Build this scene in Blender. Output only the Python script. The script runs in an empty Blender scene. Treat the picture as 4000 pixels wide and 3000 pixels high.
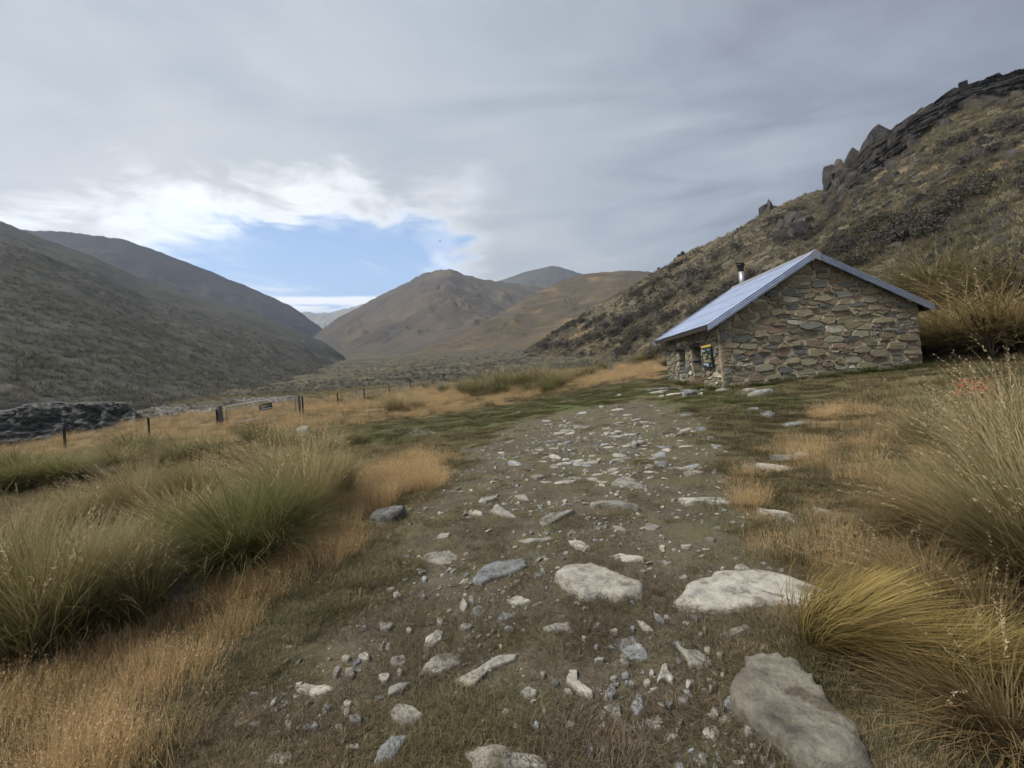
import bpy, math, random
import numpy as np

# ------------------------------------------------------------------ camera, sky, sun, exposure
SC = bpy.context.scene
COL = SC.collection
F_PX, ROLL, PITCH = 1750.0, math.radians(5.0), math.radians(0.3)
EYE = 1.6
cam_d = bpy.data.cameras.new('camera')
cam = bpy.data.objects.new('camera', cam_d)
COL.objects.link(cam)
cam_d.sensor_fit = 'HORIZONTAL'
cam_d.sensor_width = 36.0
cam_d.lens = 36.0 * F_PX / 4000.0
cam_d.clip_start = 0.05
cam_d.clip_end = 20000
cam.location = (0, 0, EYE)
cam.rotation_mode = 'XYZ'
from mathutils import Matrix, Vector
cam.matrix_world = (Matrix.Translation((0, 0, EYE)) @ Matrix.Rotation(PITCH, 4, 'X')
                    @ Matrix.Rotation(math.pi / 2, 4, 'X') @ Matrix.Rotation(-ROLL, 4, 'Z'))
SC.camera = cam

SUN_AZ, SUN_EL = math.radians(-115), math.radians(55)     # azimuth from +Y towards +X
sun_d = bpy.data.lights.new('sun', 'SUN')
sun_d.energy = 1.5
sun_d.angle = math.radians(11)
sun_d.color = (1.0, 0.95, 0.88)
sun = bpy.data.objects.new('sun', sun_d)
COL.objects.link(sun)
_sd = Vector((math.sin(SUN_AZ) * math.cos(SUN_EL), math.cos(SUN_AZ) * math.cos(SUN_EL), math.sin(SUN_EL)))
sun.rotation_euler = (-_sd).to_track_quat('-Z', 'Y').to_euler()
sun.location = (-20, 10, 40)

W = bpy.data.worlds.new('World')
SC.world = W
W.use_nodes = True


class NT:
    """small helper for node trees"""
    def __init__(s, tree):
        s.t = tree
        s.t.nodes.clear()

    def n(s, typ, **kw):
        nd = s.t.nodes.new(typ)
        for k, v in kw.items():
            setattr(nd, k, v)
        return nd

    def link(s, a, b):
        s.t.links.new(a, b)

    def inp(s, sock, v):
        if hasattr(v, 'bl_rna') and hasattr(v, 'is_output'):
            s.link(v, sock)
        else:
            sock.default_value = v

    def math(s, op, a, b=None, c=None, clamp=False):
        nd = s.n('ShaderNodeMath', operation=op, use_clamp=clamp)
        s.inp(nd.inputs[0], a)
        if b is not None:
            s.inp(nd.inputs[1], b)
        if c is not None:
            s.inp(nd.inputs[2], c)
        return nd.outputs[0]

    def vmath(s, op, a, b=None):
        nd = s.n('ShaderNodeVectorMath', operation=op)
        s.inp(nd.inputs[0], a)
        if b is not None:
            s.inp(nd.inputs[1], b)
        return nd.outputs[0]

    def noise(s, vec, scale, detail=4, rough=0.55, dist=0.0, out=0):
        nd = s.n('ShaderNodeTexNoise')
        if vec is not None:
            s.link(vec, nd.inputs['Vector'])
        nd.inputs['Scale'].default_value = scale
        nd.inputs['Detail'].default_value = detail
        nd.inputs['Roughness'].default_value = rough
        nd.inputs['Distortion'].default_value = dist
        return nd.outputs[out]

    def ramp(s, fac, stops, interp='LINEAR'):
        nd = s.n('ShaderNodeValToRGB')
        nd.color_ramp.interpolation = interp
        el = nd.color_ramp.elements
        while len(el) > 1:
            el.remove(el[-1])
        el[0].position = stops[0][0]
        c = stops[0][1]
        el[0].color = (*c, 1) if isinstance(c, tuple) else (c, c, c, 1)
        for p, c in stops[1:]:
            e = el.new(p)
            e.color = (*c, 1) if isinstance(c, tuple) else (c, c, c, 1)
        s.inp(nd.inputs[0], fac)
        return nd.outputs[0]

    def mix(s, fac, a, b, mode='MIX'):
        nd = s.n('ShaderNodeMix', data_type='RGBA', blend_type=mode)
        s.inp(nd.inputs[0], fac)
        for sock, v in ((nd.inputs[6], a), (nd.inputs[7], b)):
            s.inp(sock, (*v, 1) if isinstance(v, tuple) and len(v) == 3 else v)
        return nd.outputs[2]

    def maprange(s, v, a, b, c=0.0, d=1.0, smooth=False):
        nd = s.n('ShaderNodeMapRange', interpolation_type='SMOOTHSTEP' if smooth else 'LINEAR')
        s.inp(nd.inputs[0], v)
        for i, x in enumerate((a, b, c, d)):
            s.inp(nd.inputs[1 + i], x)
        return nd.outputs[0]

    def scale(s, vec, sc):
        nd = s.n('ShaderNodeMapping')
        s.link(vec, nd.inputs[0])
        nd.inputs['Scale'].default_value = sc
        return nd.outputs[0]


SKY_STR = 0.1
wt = NT(W.node_tree)
tc = wt.n('ShaderNodeTexCoord')
dirv = wt.vmath('NORMALIZE', tc.outputs['Generated'])
sep = wt.n('ShaderNodeSeparateXYZ')
wt.link(dirv, sep.inputs[0])
dz = wt.math('MAXIMUM', sep.outputs[2], 0.012)
qx = wt.math('DIVIDE', sep.outputs[0], dz)
qy = wt.math('DIVIDE', sep.outputs[1], dz)
comb = wt.n('ShaderNodeCombineXYZ')
wt.link(qx, comb.inputs[0])
wt.link(qy, comb.inputs[1])
q = comb.outputs[0]
sky = wt.n('ShaderNodeTexSky', sky_type='NISHITA')
sky.sun_disc = False
sky.sun_elevation = SUN_EL
sky.sun_rotation = SUN_AZ
sky.altitude = 600
sky.air_density = 1.0
sky.dust_density = 1.2
n_big = wt.noise(q, 0.8, 4, 0.6, 0.6)
n_fine = wt.noise(q, 2.6, 8, 0.7, 0.5)
n_mid = wt.noise(wt.scale(q, (0.9, 1.5, 1.0)), 1.0, 5, 0.55, 0.7)
# the cloud deck ends ahead and to the left: ed > 0 inside the deck, < 0 in the clear gap
wob = wt.math('ADD', wt.math('MULTIPLY', wt.math('SUBTRACT', n_big, 0.5), 1.7),
              wt.math('MULTIPLY', wt.math('SUBTRACT', n_fine, 0.5), 1.45))
ed_y = wt.math('SUBTRACT', 2.45, qy)
ed_x = wt.math('MAXIMUM', wt.math('MULTIPLY', wt.math('ADD', qx, 0.15), 0.75), wt.math('MULTIPLY', wt.math('ADD', wt.math('DIVIDE', sep.outputs[0], wt.math('MAXIMUM', sep.outputs[1], 0.05)), 0.10), 5.0))
ed = wt.math('ADD', wt.math('SMOOTH_MAX', ed_y, ed_x, 0.5), wob)
deck = wt.maprange(ed, -0.25, 0.22, 0, 1, True)
# thickness: white thin rims by the gap, darker with distance from it
lum = wt.math('ADD', wt.math('MULTIPLY', qx, -0.19), wt.math('MULTIPLY', qy, 0.12))
lum = wt.math('ADD', lum, wt.math('MULTIPLY', wt.math('SUBTRACT', n_mid, 0.5), 0.75))
lum = wt.math('ADD', lum, wt.math('MULTIPLY', wt.math('SUBTRACT', n_fine, 0.5), 0.16))
deckcol = wt.ramp(wt.math('ADD', lum, 0.38), [(0.0, (0.17, 0.182, 0.228)), (0.28, (0.25, 0.268, 0.325)), (0.55, (0.45, 0.49, 0.55)),
                                              (0.8, (0.60, 0.62, 0.645)), (1.0, (0.70, 0.71, 0.73))])
rim = wt.maprange(ed, 0.05, 0.55, 1.0, 0.0)
deckcol = wt.mix(wt.math('MULTIPLY', wt.math('POWER', rim, 1.3), wt.maprange(wt.math('DIVIDE', sep.outputs[0], wt.math('MAXIMUM', sep.outputs[1], 0.05)), -0.4, -0.02, 1.0, 0.3)), deckcol, (1.28, 1.29, 1.30))
# a few thin clouds in the clear part, and a flat bank low over the pass
thin = wt.noise(wt.scale(q, (1.0, 0.55, 1.0)), 0.9, 5, 0.62, 0.8)
thin = wt.maprange(thin, 0.46, 0.72, 0, 0.8, True)
elev = sep.outputs[2]
bank_n = wt.noise(wt.scale(dirv, (3.0, 3.0, 26.0)), 2.2, 4, 0.6)
bank = wt.math('MULTIPLY', wt.maprange(elev, 0.178, 0.192, 0, 1, True), wt.maprange(elev, 0.211, 0.217, 1, 0, True))
bank = wt.math('MULTIPLY', bank, wt.maprange(bank_n, 0.34, 0.48, 0, 1, True))
haze_f = wt.maprange(elev, 0.02, 0.42, 0.55, 0.0)
blue = wt.mix(1.0, sky.outputs[0], (1.02, 1.04, 1.08), 'MULTIPLY')
blue = wt.vmath('SCALE', blue)
blue.node.inputs[3].default_value = 0.66
clear = wt.mix(haze_f, blue, (2.8, 3.8, 5.1))
clear = wt.mix(wt.math('MAXIMUM', thin, bank), clear, (4.7, 4.8, 4.95))
dk = wt.vmath('SCALE', deckcol)
dk.node.inputs[3].default_value = 0.35 / SKY_STR
skycol = wt.mix(deck, clear, dk)
bg = wt.n('ShaderNodeBackground')
wt.link(skycol, bg.inputs[0])
bg.inputs[1].default_value = SKY_STR
wo = wt.n('ShaderNodeOutputWorld')
wt.link(bg.outputs[0], wo.inputs[0])

vs = SC.view_settings
vs.view_transform = 'Standard'
vs.look = 'None'
vs.gamma = 1.0
vs.exposure = 1.75
vs.use_curve_mapping = False
SC.cycles.use_denoising = True
SC.cycles.max_bounces = 3
SC.cycles.diffuse_bounces = 2
SC.cycles.glossy_bounces = 2
SC.cycles.transmission_bounces = 2
SC.cycles.adaptive_threshold = 0.03
SC.cycles.caustics_reflective = False
SC.cycles.caustics_refractive = False
SC.cycles.transparent_max_bounces = 8

# ------------------------------------------------------------------ numeric helpers
rng = np.random.default_rng(11)
random.seed(11)
_P = rng.permutation(512)
_G = rng.uniform(-1, 1, (512, 2))
_G /= np.linalg.norm(_G, axis=1)[:, None]


def perlin(x, y):
    x = np.asarray(x, float); y = np.asarray(y, float)
    xi = np.floor(x).astype(int); yi = np.floor(y).astype(int)
    xf = x - xi; yf = y - yi
    u = xf * xf * xf * (xf * (xf * 6 - 15) + 10); v = yf * yf * yf * (yf * (yf * 6 - 15) + 10)
    def g(a, b, dx, dy):
        h = _P[(_P[(xi + a) & 511] + yi + b) & 511]
        return _G[h, 0] * dx + _G[h, 1] * dy
    n00 = g(0, 0, xf, yf); n10 = g(1, 0, xf - 1, yf)
    n01 = g(0, 1, xf, yf - 1); n11 = g(1, 1, xf - 1, yf - 1)
    return (n00 * (1 - u) + n10 * u) * (1 - v) + (n01 * (1 - u) + n11 * u) * v


def fbm(x, y, oct=4, gain=0.5):
    a, s, f = 1.0, 0.0, 1.0
    for i in range(oct):
        s = s + a * perlin(np.asarray(x) * f + 17.3 * i, np.asarray(y) * f - 9.1 * i)
        a *= gain; f *= 2.03
    return s


def sstep(a, b, x):
    t = np.clip((np.asarray(x, float) - a) / (b - a), 0, 1)
    return t * t * (3 - 2 * t)


_cr, _sr, _cp, _sp = math.cos(ROLL), math.sin(ROLL), math.cos(PITCH), math.sin(PITCH)


def ray(u, v):
    """direction through a place in the photograph (4000 x 3000), scaled to y = 1"""
    xc = (np.asarray(u, float) - 2000) / F_PX
    yc = -(np.asarray(v, float) - 1500) / F_PX
    X = xc * _cr + yc * _sr
    Z = -xc * _sr + yc * _cr
    Y2 = _cp - Z * _sp
    Z2 = _sp + Z * _cp
    return X / Y2, Z2 / Y2


def P3(u, v, Y):
    X, Z = ray(u, v)
    return np.array([X * Y, Y, Z * Y + EYE])


def proj(x, y, z):
    x = np.asarray(x, float); y = np.asarray(y, float); z = np.asarray(z, float) - EYE
    Yc = y * _cp + z * _sp
    Zc = -y * _sp + z * _cp
    Yc = np.where(Yc > 0.05, Yc, 0.05)
    X = x / Yc; Z = Zc / Yc
    xc = X * _cr - Z * _sr
    yc = X * _sr + Z * _cr
    return 2000 + F_PX * xc, 1500 - F_PX * yc


D = 4000 / 2212.0          # places were read off a 2212-wide view


# ------------------------------------------------------------------ ground height
_cp3 = [(-3, 1, 0.0), (0, 1, 0.0), (3, 1, 0.05), (0, 4, 0.02), (-3, 4, -0.02), (4, 4, 0.12), (0, -6, -0.1), (-8, -6, -0.1), (8, -6, 0.3),
        (2.2, 7.5, 0.12), (-2, 8, 0.02), (5.5, 8, 0.30), (4, 11, 0.45), (0.5, 12, 0.3), (9, 10.5, 0.6), (-6, 8, -0.05),
        (7.2, 15.4, 0.86), (10.5, 15.4, 0.98), (14.3, 15.4, 1.06), (7.2, 20.6, 1.2), (14.2, 20.6, 1.8), (4.5, 18, 0.98), (2, 16, 0.7), (13, 11, 0.75), (9, 5, 0.5)]
for (u, v, Y) in [(1170, 1622, 28), (872, 1668, 27), (585, 1722, 24), (255, 1760, 22), (1322, 1590, 36), (1424, 1570, 40), (1523, 1541, 48),
                  (1603, 1517, 56), (1673, 1505, 62), (1735, 1492, 68), (1803, 1485, 74), (-300, 1830, 20), (2450, 1440, 45), (2250, 1475, 40),
                  (2000, 1510, 40), (2100, 1420, 95), (1900, 1440, 100), (1500, 1470, 110), (1950, 1378, 270), (1500, 1400, 300), (1345, 1400, 430),
                  (1000, 1530, 75), (700, 1580, 52), (1250, 1470, 140), (1750, 1378, 330), (1250, 1385, 650), (1900, 1600, 22), (1500, 1650, 20)]:
    _cp3.append(tuple(P3(u, v, Y)))
_cp3 += [(-60, 10, 0.4), (-60, -60, -2), (60, -60, 5), (80, 10, 8), (0, -80, -4), (-500, 300, 20), (500, 300, 30), (0, 1500, 150), (-1500, 1500, 150),
         (1500, 1500, 150), (0, -1500, -60), (-1500, 0, 10), (1500, 0, 60), (-1500, -1500, -60), (1500, -1500, -50)]
for (u, v, Y) in [(-300, 1850, 25), (0, 1775, 27), (250, 1722, 28.5), (480, 1668, 31), (-300, 1900, 33), (0, 1820, 35), (250, 1752, 37), (480, 1690, 40), (-300, 1800, 40), (0, 1740, 42)]:
    _cp3.append(tuple(P3(u, v, Y)))
_cp3 = np.array(_cp3, float)
_d = np.linalg.norm(_cp3[:, None, :2] - _cp3[None, :, :2], axis=2)
_n = len(_cp3)
_A = np.zeros((_n + 3, _n + 3))
_A[:_n, :_n] = np.sqrt(_d ** 2 + 2.0)
_A[:_n, :_n] += np.eye(_n) * 0.0
_A[:_n, _n] = 1; _A[_n, :_n] = 1
_A[:_n, _n + 1:] = _cp3[:, :2]; _A[_n + 1:, :_n] = _cp3[:, :2].T
_wts = np.linalg.solve(_A, np.concatenate([_cp3[:, 2], [0, 0, 0]]))


def gz0(x, y):
    x = np.asarray(x, float); y = np.asarray(y, float)
    sh = x.shape
    xf = x.ravel(); yf = y.ravel()
    out = np.empty(len(xf))
    for i in range(0, len(xf), 40000):
        a = xf[i:i + 40000]; b = yf[i:i + 40000]
        dd = np.sqrt((a[:, None] - _cp3[None, :, 0]) ** 2 + (b[:, None] - _cp3[None, :, 1]) ** 2 + 2.0)
        out[i:i + 40000] = dd @ _wts[:_n] + _wts[_n] + _wts[_n + 1] * a + _wts[_n + 2] * b
    return out.reshape(sh)


def gz(x, y):
    x = np.asarray(x, float); y = np.asarray(y, float)
    r = np.hypot(x, y)
    z = gz0(x, y)
    z = z + fbm(x * 0.5, y * 0.5, 3) * 0.07 * sstep(0, 6, r) + fbm(x * 2.2 + 9, y * 2.2, 3) * 0.028
    z = z + fbm(x * 0.05, y * 0.05, 3) * 1.2 * sstep(35, 120, r)
    z = z + fbm(x * 0.006 + 3, y * 0.006, 3) * 8 * sstep(200, 900, r)
    return z


_ts = np.concatenate([np.arange(1.2, 12, 0.02), np.arange(12, 45, 0.1), np.geomspace(45, 700, 500)])


def hit(u, v):
    X, Z = ray(u, v)
    xs = X * _ts; zs = Z * _ts + EYE
    below = zs < gz(xs, _ts)
    i = int(np.argmax(below)) if below.any() else len(_ts) - 1
    return np.array([xs[i], _ts[i], float(gz(xs[i:i + 1], _ts[i:i + 1])[0])])


def hits(us, vs_):
    return np.array([hit(a, b) for a, b in zip(us, vs_)])


def inpoly(poly, u, v):
    poly = np.asarray(poly, float)
    u = np.asarray(u, float); v = np.asarray(v, float)
    c = np.zeros(u.shape, bool)
    j = len(poly) - 1
    for i in range(len(poly)):
        xi, yi = poly[i]; xj, yj = poly[j]
        m = ((yi > v) != (yj > v)) & (u < (xj - xi) * (v - yi) / (yj - yi + 1e-12) + xi)
        c ^= m
        j = i
    return c


def polydist(poly, u, v):
    """signed distance to a polygon's edge, positive inside"""
    poly = np.asarray(poly, float)
    best = np.full(np.shape(u), 1e9)
    for i in range(len(poly)):
        a = poly[i - 1]; b = poly[i]
        ab = b - a
        t = np.clip(((u - a[0]) * ab[0] + (v - a[1]) * ab[1]) / (ab @ ab + 1e-9), 0, 1)
        best = np.minimum(best, np.hypot(u - a[0] - t * ab[0], v - a[1] - t * ab[1]))
    return np.where(inpoly(poly, u, v), best, -best)


def dp(*pts):
    return [(a * D, b * D) for a, b in pts]


# plan outlines of the ground covers, turned into places on the ground (x, y)
def ground_poly(pts):
    out = []
    for a, b in pts:
        h = hit(a * D, b * D)
        out.append((h[0], h[1]))
    return out


PATH = ground_poly([(400, 1659), (510, 1500), (690, 1325), (845, 1200), (930, 1080), (1010, 970), (1130, 905), (1250, 880), (1400, 862), (1500, 880),
                    (1560, 960), (1620, 1080), (1690, 1200), (1830, 1330), (1740, 1420), (1760, 1500), (1880, 1659)])
GREENS = [ground_poly(p) for p in ([(740, 925), (950, 905), (1150, 870), (1400, 828), (1430, 850), (1250, 885), (1120, 905), (1000, 935), (800, 965), (720, 950)],
                                   [(1390, 840), (1500, 842), (1700, 858), (1830, 856), (1800, 868), (1680, 884), (1560, 890), (1420, 862)])]
BROWNS = [ground_poly(p) for p in (
    [(-700, 1659), (-500, 1560), (0, 1480), (150, 1440), (350, 1310), (480, 1230), (640, 1140), (720, 1080), (770, 1020), (860, 985), (960, 985), (960, 1030), (900, 1065), (800, 1120),
     (735, 1220), (520, 1350), (400, 1480), (230, 1659)],
    [(1590, 1040), (1690, 960), (1760, 890), (1950, 858), (2050, 870), (2060, 950), (1990, 1050), (1960, 1100), (1860, 1240), (1720, 1220), (1690, 1150)],
    [(280, 935), (480, 897), (650, 866), (830, 838), (1000, 806), (1300, 800), (1440, 768), (1440, 812), (1200, 850), (1000, 892), (760, 925), (600, 955), (400, 975)],
    [(-300, 1000), (0, 955), (300, 900), (470, 880), (470, 915), (250, 965), (0, 1010), (-300, 1060)])]


def masks(x, y):
    n1 = fbm(x * 0.9, y * 0.9, 3) * 0.5
    pd = polydist(PATH, x, y)
    path = sstep(-0.45, 0.5, pd + n1 * 1.5 + 0.7 * fbm(x * 2.1 + 8, y * 2.1, 3))
    gr = np.zeros(np.shape(x))
    for p in GREENS:
        gr = np.maximum(gr, sstep(-0.6, 0.6, polydist(p, x, y) + n1 * 1.4))
    br = np.zeros(np.shape(x))
    for p in BROWNS:
        br = np.maximum(br, sstep(-0.3, 0.3, polydist(p, x, y) + n1 * 0.8))
    return path, gr, br


# ------------------------------------------------------------------ mesh helpers
def np_mesh(name, verts, faces_flat, loop_tot, mat=None, colors=None, smooth=False):
    me = bpy.data.meshes.new(name)
    verts = np.asarray(verts, np.float32)
    me.vertices.add(len(verts))
    me.vertices.foreach_set('co', verts.ravel())
    ff = np.asarray(faces_flat, np.int32).ravel()
    lt = np.asarray(loop_tot, np.int32)
    me.loops.add(len(ff))
    me.loops.foreach_set('vertex_index', ff)
    me.polygons.add(len(lt))
    me.polygons.foreach_set('loop_start', np.concatenate([[0], np.cumsum(lt)[:-1]]).astype(np.int32))
    if smooth:
        me.polygons.foreach_set('use_smooth', np.ones(len(lt), bool))
    if colors is not None:
        a = me.attributes.new('col', 'FLOAT_COLOR', 'POINT')
        c = np.ones((len(verts), 4), np.float32)
        c[:, :3] = colors
        a.data.foreach_set('color', c.ravel())
    me.update(calc_edges=True)
    if mat:
        me.materials.append(mat)
    return me


def grid_mesh(name, V, mat=None, colors=None, smooth=True, flip=False):
    """V: (rows, cols, 3)"""
    r, c = V.shape[:2]
    idx = np.arange(r * c).reshape(r, c)
    a, b, d, e = idx[:-1, :-1], idx[:-1, 1:], idx[1:, 1:], idx[1:, :-1]
    f = np.stack([a, e, d, b] if flip else [a, b, d, e], -1).reshape(-1, 4)
    return np_mesh(name, V.reshape(-1, 3), f, np.full(len(f), 4), mat, None if colors is None else colors.reshape(-1, 3), smooth)


def link(name, me, parent=None, loc=None):
    o = bpy.data.objects.new(name, me)
    COL.objects.link(o)
    if loc is not None:
        o.location = loc
    if parent is not None:
        o.parent = parent
    return o


class MB:
    """collects vertices and faces in world space; build() links ONE mesh object"""
    def __init__(s):
        s.v = []; s.f = []

    def add(s, vs_, fs):
        n = len(s.v)
        s.v.extend([tuple(map(float, p)) for p in vs_])
        s.f.extend([tuple(i + n for i in f) for f in fs])

    def box(s, lo, hi):
        x0, y0, z0 = lo; x1, y1, z1 = hi
        s.add([(x0, y0, z0), (x1, y0, z0), (x1, y1, z0), (x0, y1, z0), (x0, y0, z1), (x1, y0, z1), (x1, y1, z1), (x0, y1, z1)],
              [(0, 3, 2, 1), (4, 5, 6, 7), (0, 1, 5, 4), (1, 2, 6, 5), (2, 3, 7, 6), (3, 0, 4, 7)])

    def tube(s, pts, rad, seg=8, cap=True):
        pts = [Vector(p) for p in pts]
        rads = rad if isinstance(rad, (list, tuple)) else [rad] * len(pts)
        rings = []
        for i, p in enumerate(pts):
            t = (pts[min(i + 1, len(pts) - 1)] - pts[max(i - 1, 0)]).normalized()
            a = Vector((0, 0, 1)) if abs(t.z) < 0.9 else Vector((1, 0, 0))
            u = t.cross(a).normalized(); w = t.cross(u)
            rings.append([p + (u * math.cos(2 * math.pi * k / seg) + w * math.sin(2 * math.pi * k / seg)) * rads[i] for k in range(seg)])
        vs_ = [q_ for r in rings for q_ in r]
        fs = []
        for i in range(len(pts) - 1):
            for k in range(seg):
                a = i * seg + k; b = i * seg + (k + 1) % seg
                fs.append((a, b, b + seg, a + seg))
        if cap:
            fs.append(tuple(range(seg))[::-1]); fs.append(tuple((len(pts) - 1) * seg + k for k in range(seg)))
        s.add(vs_, fs)

    def mesh(s, name, mat, origin=(0, 0, 0), smooth=False):
        me = bpy.data.meshes.new(name)
        o = Vector(origin)
        me.from_pydata([tuple(Vector(p) - o) for p in s.v], [], s.f)
        if mat:
            me.materials.append(mat)
        if smooth:
            me.polygons.foreach_set('use_smooth', np.ones(len(me.polygons), bool))
        me.update()
        return me

    def build(s, name, mat, parent=None, smooth=False):
        """parts keep world placement: the parent's world origin is taken off"""
        org = Vector((0, 0, 0))
        p = parent
        while p is not None:
            org += p.location
            p = p.parent
        return link(name, s.mesh(name, mat, org, smooth), parent)


def tag(o, label=None, cat=None, group=None, kind=None):
    if label: o['label'] = label
    if cat: o['category'] = cat
    if group: o['group'] = group
    if kind: o['kind'] = kind
    return o


def empty(name, loc):
    o = bpy.data.objects.new(name, None)
    COL.objects.link(o)
    o.location = tuple(float(c) for c in loc)
    return o


# ------------------------------------------------------------------ materials
def new_mat(name):
    m = bpy.data.materials.new(name)
    m.use_nodes = True
    return m, NT(m.node_tree)


def finish(t, color, rough=0.85, bump=None, bstr=0.4, bdist=0.02, spec=0.25, metal=0.0):
    b = t.n('ShaderNodeBsdfPrincipled')
    t.inp(b.inputs['Base Color'], (*color, 1) if isinstance(color, tuple) else color)
    t.inp(b.inputs['Roughness'], rough)
    b.inputs['Specular IOR Level'].default_value = spec
    b.inputs['Metallic'].default_value = metal
    if bump is not None:
        bn = t.n('ShaderNodeBump')
        bn.inputs['Strength'].default_value = bstr
        bn.inputs['Distance'].default_value = bdist
        t.link(bump, bn.inputs['Height'])
        t.link(bn.outputs[0], b.inputs['Normal'])
    o = t.n('ShaderNodeOutputMaterial')
    t.link(b.outputs[0], o.inputs[0])
    return b


def attr(t, name='col'):
    a = t.n('ShaderNodeAttribute')
    a.attribute_name = name
    return a.outputs['Color']


def mat_ground():
    m, t = new_mat('ground_soil_and_turf')
    pos = t.n('ShaderNodeNewGeometry').outputs['Position']
    a = t.n('ShaderNodeAttribute'); a.attribute_name = 'col'
    s = t.n('ShaderNodeSeparateColor'); t.link(a.outputs['Color'], s.inputs[0])
    path, green, brown = s.outputs[0], s.outputs[1], s.outputs[2]
    far = a.outputs['Alpha']
    nf = t.noise(pos, 38, 6, 0.7)
    nm = t.noise(pos, 5, 5, 0.6)
    nb = t.noise(pos, 0.7, 5, 0.6)
    soil = t.ramp(nf, [(0.22, (0.034, 0.027, 0.02)), (0.5, (0.095, 0.08, 0.055)), (0.78, (0.20, 0.172, 0.122))])
    soil = t.mix(t.maprange(nm, 0.35, 0.7), soil, t.mix(nf, (0.05, 0.042, 0.03), (0.20, 0.17, 0.12)))
    peb = t.n('ShaderNodeTexVoronoi'); peb.inputs['Scale'].default_value = 55
    t.link(pos, peb.inputs['Vector'])
    pm = t.math('MULTIPLY', t.maprange(peb.outputs['Distance'], 0.16, 0.24, 1, 0), t.maprange(t.noise(pos, 9, 3), 0.52, 0.62))
    soil = t.mix(pm, soil, (0.36, 0.335, 0.28))
    thatch = t.ramp(nf, [(0.2, (0.05, 0.042, 0.022)), (0.5, (0.14, 0.112, 0.058)), (0.8, (0.28, 0.225, 0.125))])
    thatch = t.mix(t.maprange(nb, 0.4, 0.65), thatch, t.mix(nf, (0.05, 0.055, 0.022), (0.16, 0.16, 0.075)))
    grn = t.mix(nf, (0.04, 0.052, 0.018), (0.15, 0.165, 0.065))
    brn = t.mix(nf, (0.10, 0.07, 0.036), (0.36, 0.25, 0.13))
    pth = t.math('MULTIPLY', path, t.maprange(t.noise(pos, 1.7, 5, 0.65), 0.50, 0.62, 1.0, 0.25))
    c = t.mix(pth, thatch, soil)
    c = t.mix(green, c, grn)
    c = t.mix(brown, c, brn)
    fcol = t.ramp(t.noise(pos, 0.11, 8, 0.66), [(0.3, (0.05, 0.048, 0.036)), (0.5, (0.105, 0.092, 0.064)), (0.7, (0.20, 0.16, 0.10))])
    fcol = t.mix(t.maprange(t.noise(pos, 1.1, 5, 0.65), 0.45, 0.7), fcol, (0.05, 0.05, 0.03))
    c = t.mix(far, c, fcol)
    b1 = t.math('ADD', t.math('MULTIPLY', nf, 0.6), t.math('MULTIPLY', nm, 1.0))
    finish(t, c, 0.95, b1, 0.75, 0.03, 0.1)
    return m


def mat_hill(name, cols, sc, dark, patch=None, dsc=1.0, bdist=1.0):
    """grassed hillside: cols = ramp of grass tones, dark = shrub tone"""
    m, t = new_mat(name)
    pos = t.n('ShaderNodeNewGeometry').outputs['Position']
    flat = pos
    n1 = t.noise(flat, sc, 5, 0.68)
    n2 = t.noise(pos, sc * 7.5, 5, 0.75)
    n3 = t.noise(flat, sc * 0.25, 4, 0.6, 0.6)
    f = t.math('ADD', t.math('MULTIPLY', n1, 0.45), t.math('MULTIPLY', n2, 0.55))
    c = t.ramp(f, [(0.32, cols[0]), (0.47, cols[1]), (0.58, cols[2]), (0.70, cols[3])])
    d = t.math('MULTIPLY', t.maprange(t.math('ADD', t.math('MULTIPLY', n3, 0.6), t.math('MULTIPLY', n2, 0.4)), 0.50, 0.60), dsc)
    c = t.mix(d, c, dark)
    if patch:
        c = t.mix(t.math('MULTIPLY', t.maprange(t.noise(flat, sc * 0.5, 5, 0.55, 0.4), 0.56, 0.68), 0.75), c, patch)
    finish(t, c, 0.95, t.math('ADD', t.math('MULTIPLY', n2, 0.6), n1), 0.55, bdist, 0.05)
    return m


def mat_stone(name, pale, mid, darkc, lich=(0.34, 0.36, 0.22), per='object', sc=9.0, var=0.35, zs=1.0, bd=0.02, dirt=0.0):
    m, t = new_mat(name)
    tcn = t.n('ShaderNodeTexCoord')
    pos = t.n('ShaderNodeNewGeometry').outputs['Position']
    p = t.scale(pos, (1, 1, zs))
    n1 = t.noise(p, sc, 8, 0.68, 0.3)
    n2 = t.noise(p, sc * 4.2, 7, 0.7)
    n3 = t.noise(p, sc * 0.45, 4, 0.5)
    c = t.ramp(n1, [(0.28, darkc), (0.44, mid), (0.60, pale), (0.78, tuple(min(1, x * 1.18) for x in pale))])
    c = t.mix(t.math('MULTIPLY', t.maprange(n2, 0.54, 0.66), 0.5), c, darkc)
    c = t.mix(t.math('MULTIPLY', t.maprange(n3, 0.55, 0.70), 0.4), c, lich)
    c = t.mix(t.math('MULTIPLY', t.maprange(t.noise(pos, sc * 0.8, 6, 0.7), 0.53, 0.62), dirt), c, (0.115, 0.094, 0.066))
    r = t.n('ShaderNodeObjectInfo').outputs['Random'] if per == 'object' else t.n('ShaderNodeNewGeometry').outputs['Random Per Island']
    k = t.maprange(r, 0, 1, 1 - var, 1 + var * 0.6)
    g = t.n('ShaderNodeCombineColor')
    for i in range(3):
        t.link(k, g.inputs[i])
    c = t.mix(1.0, c, g.outputs[0], 'MULTIPLY')
    finish(t, c, 0.9, t.math('ADD', t.math('MULTIPLY', n1, 1.0), t.math('MULTIPLY', n2, 0.5)), 0.8, bd, 0.2)
    return m


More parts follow.
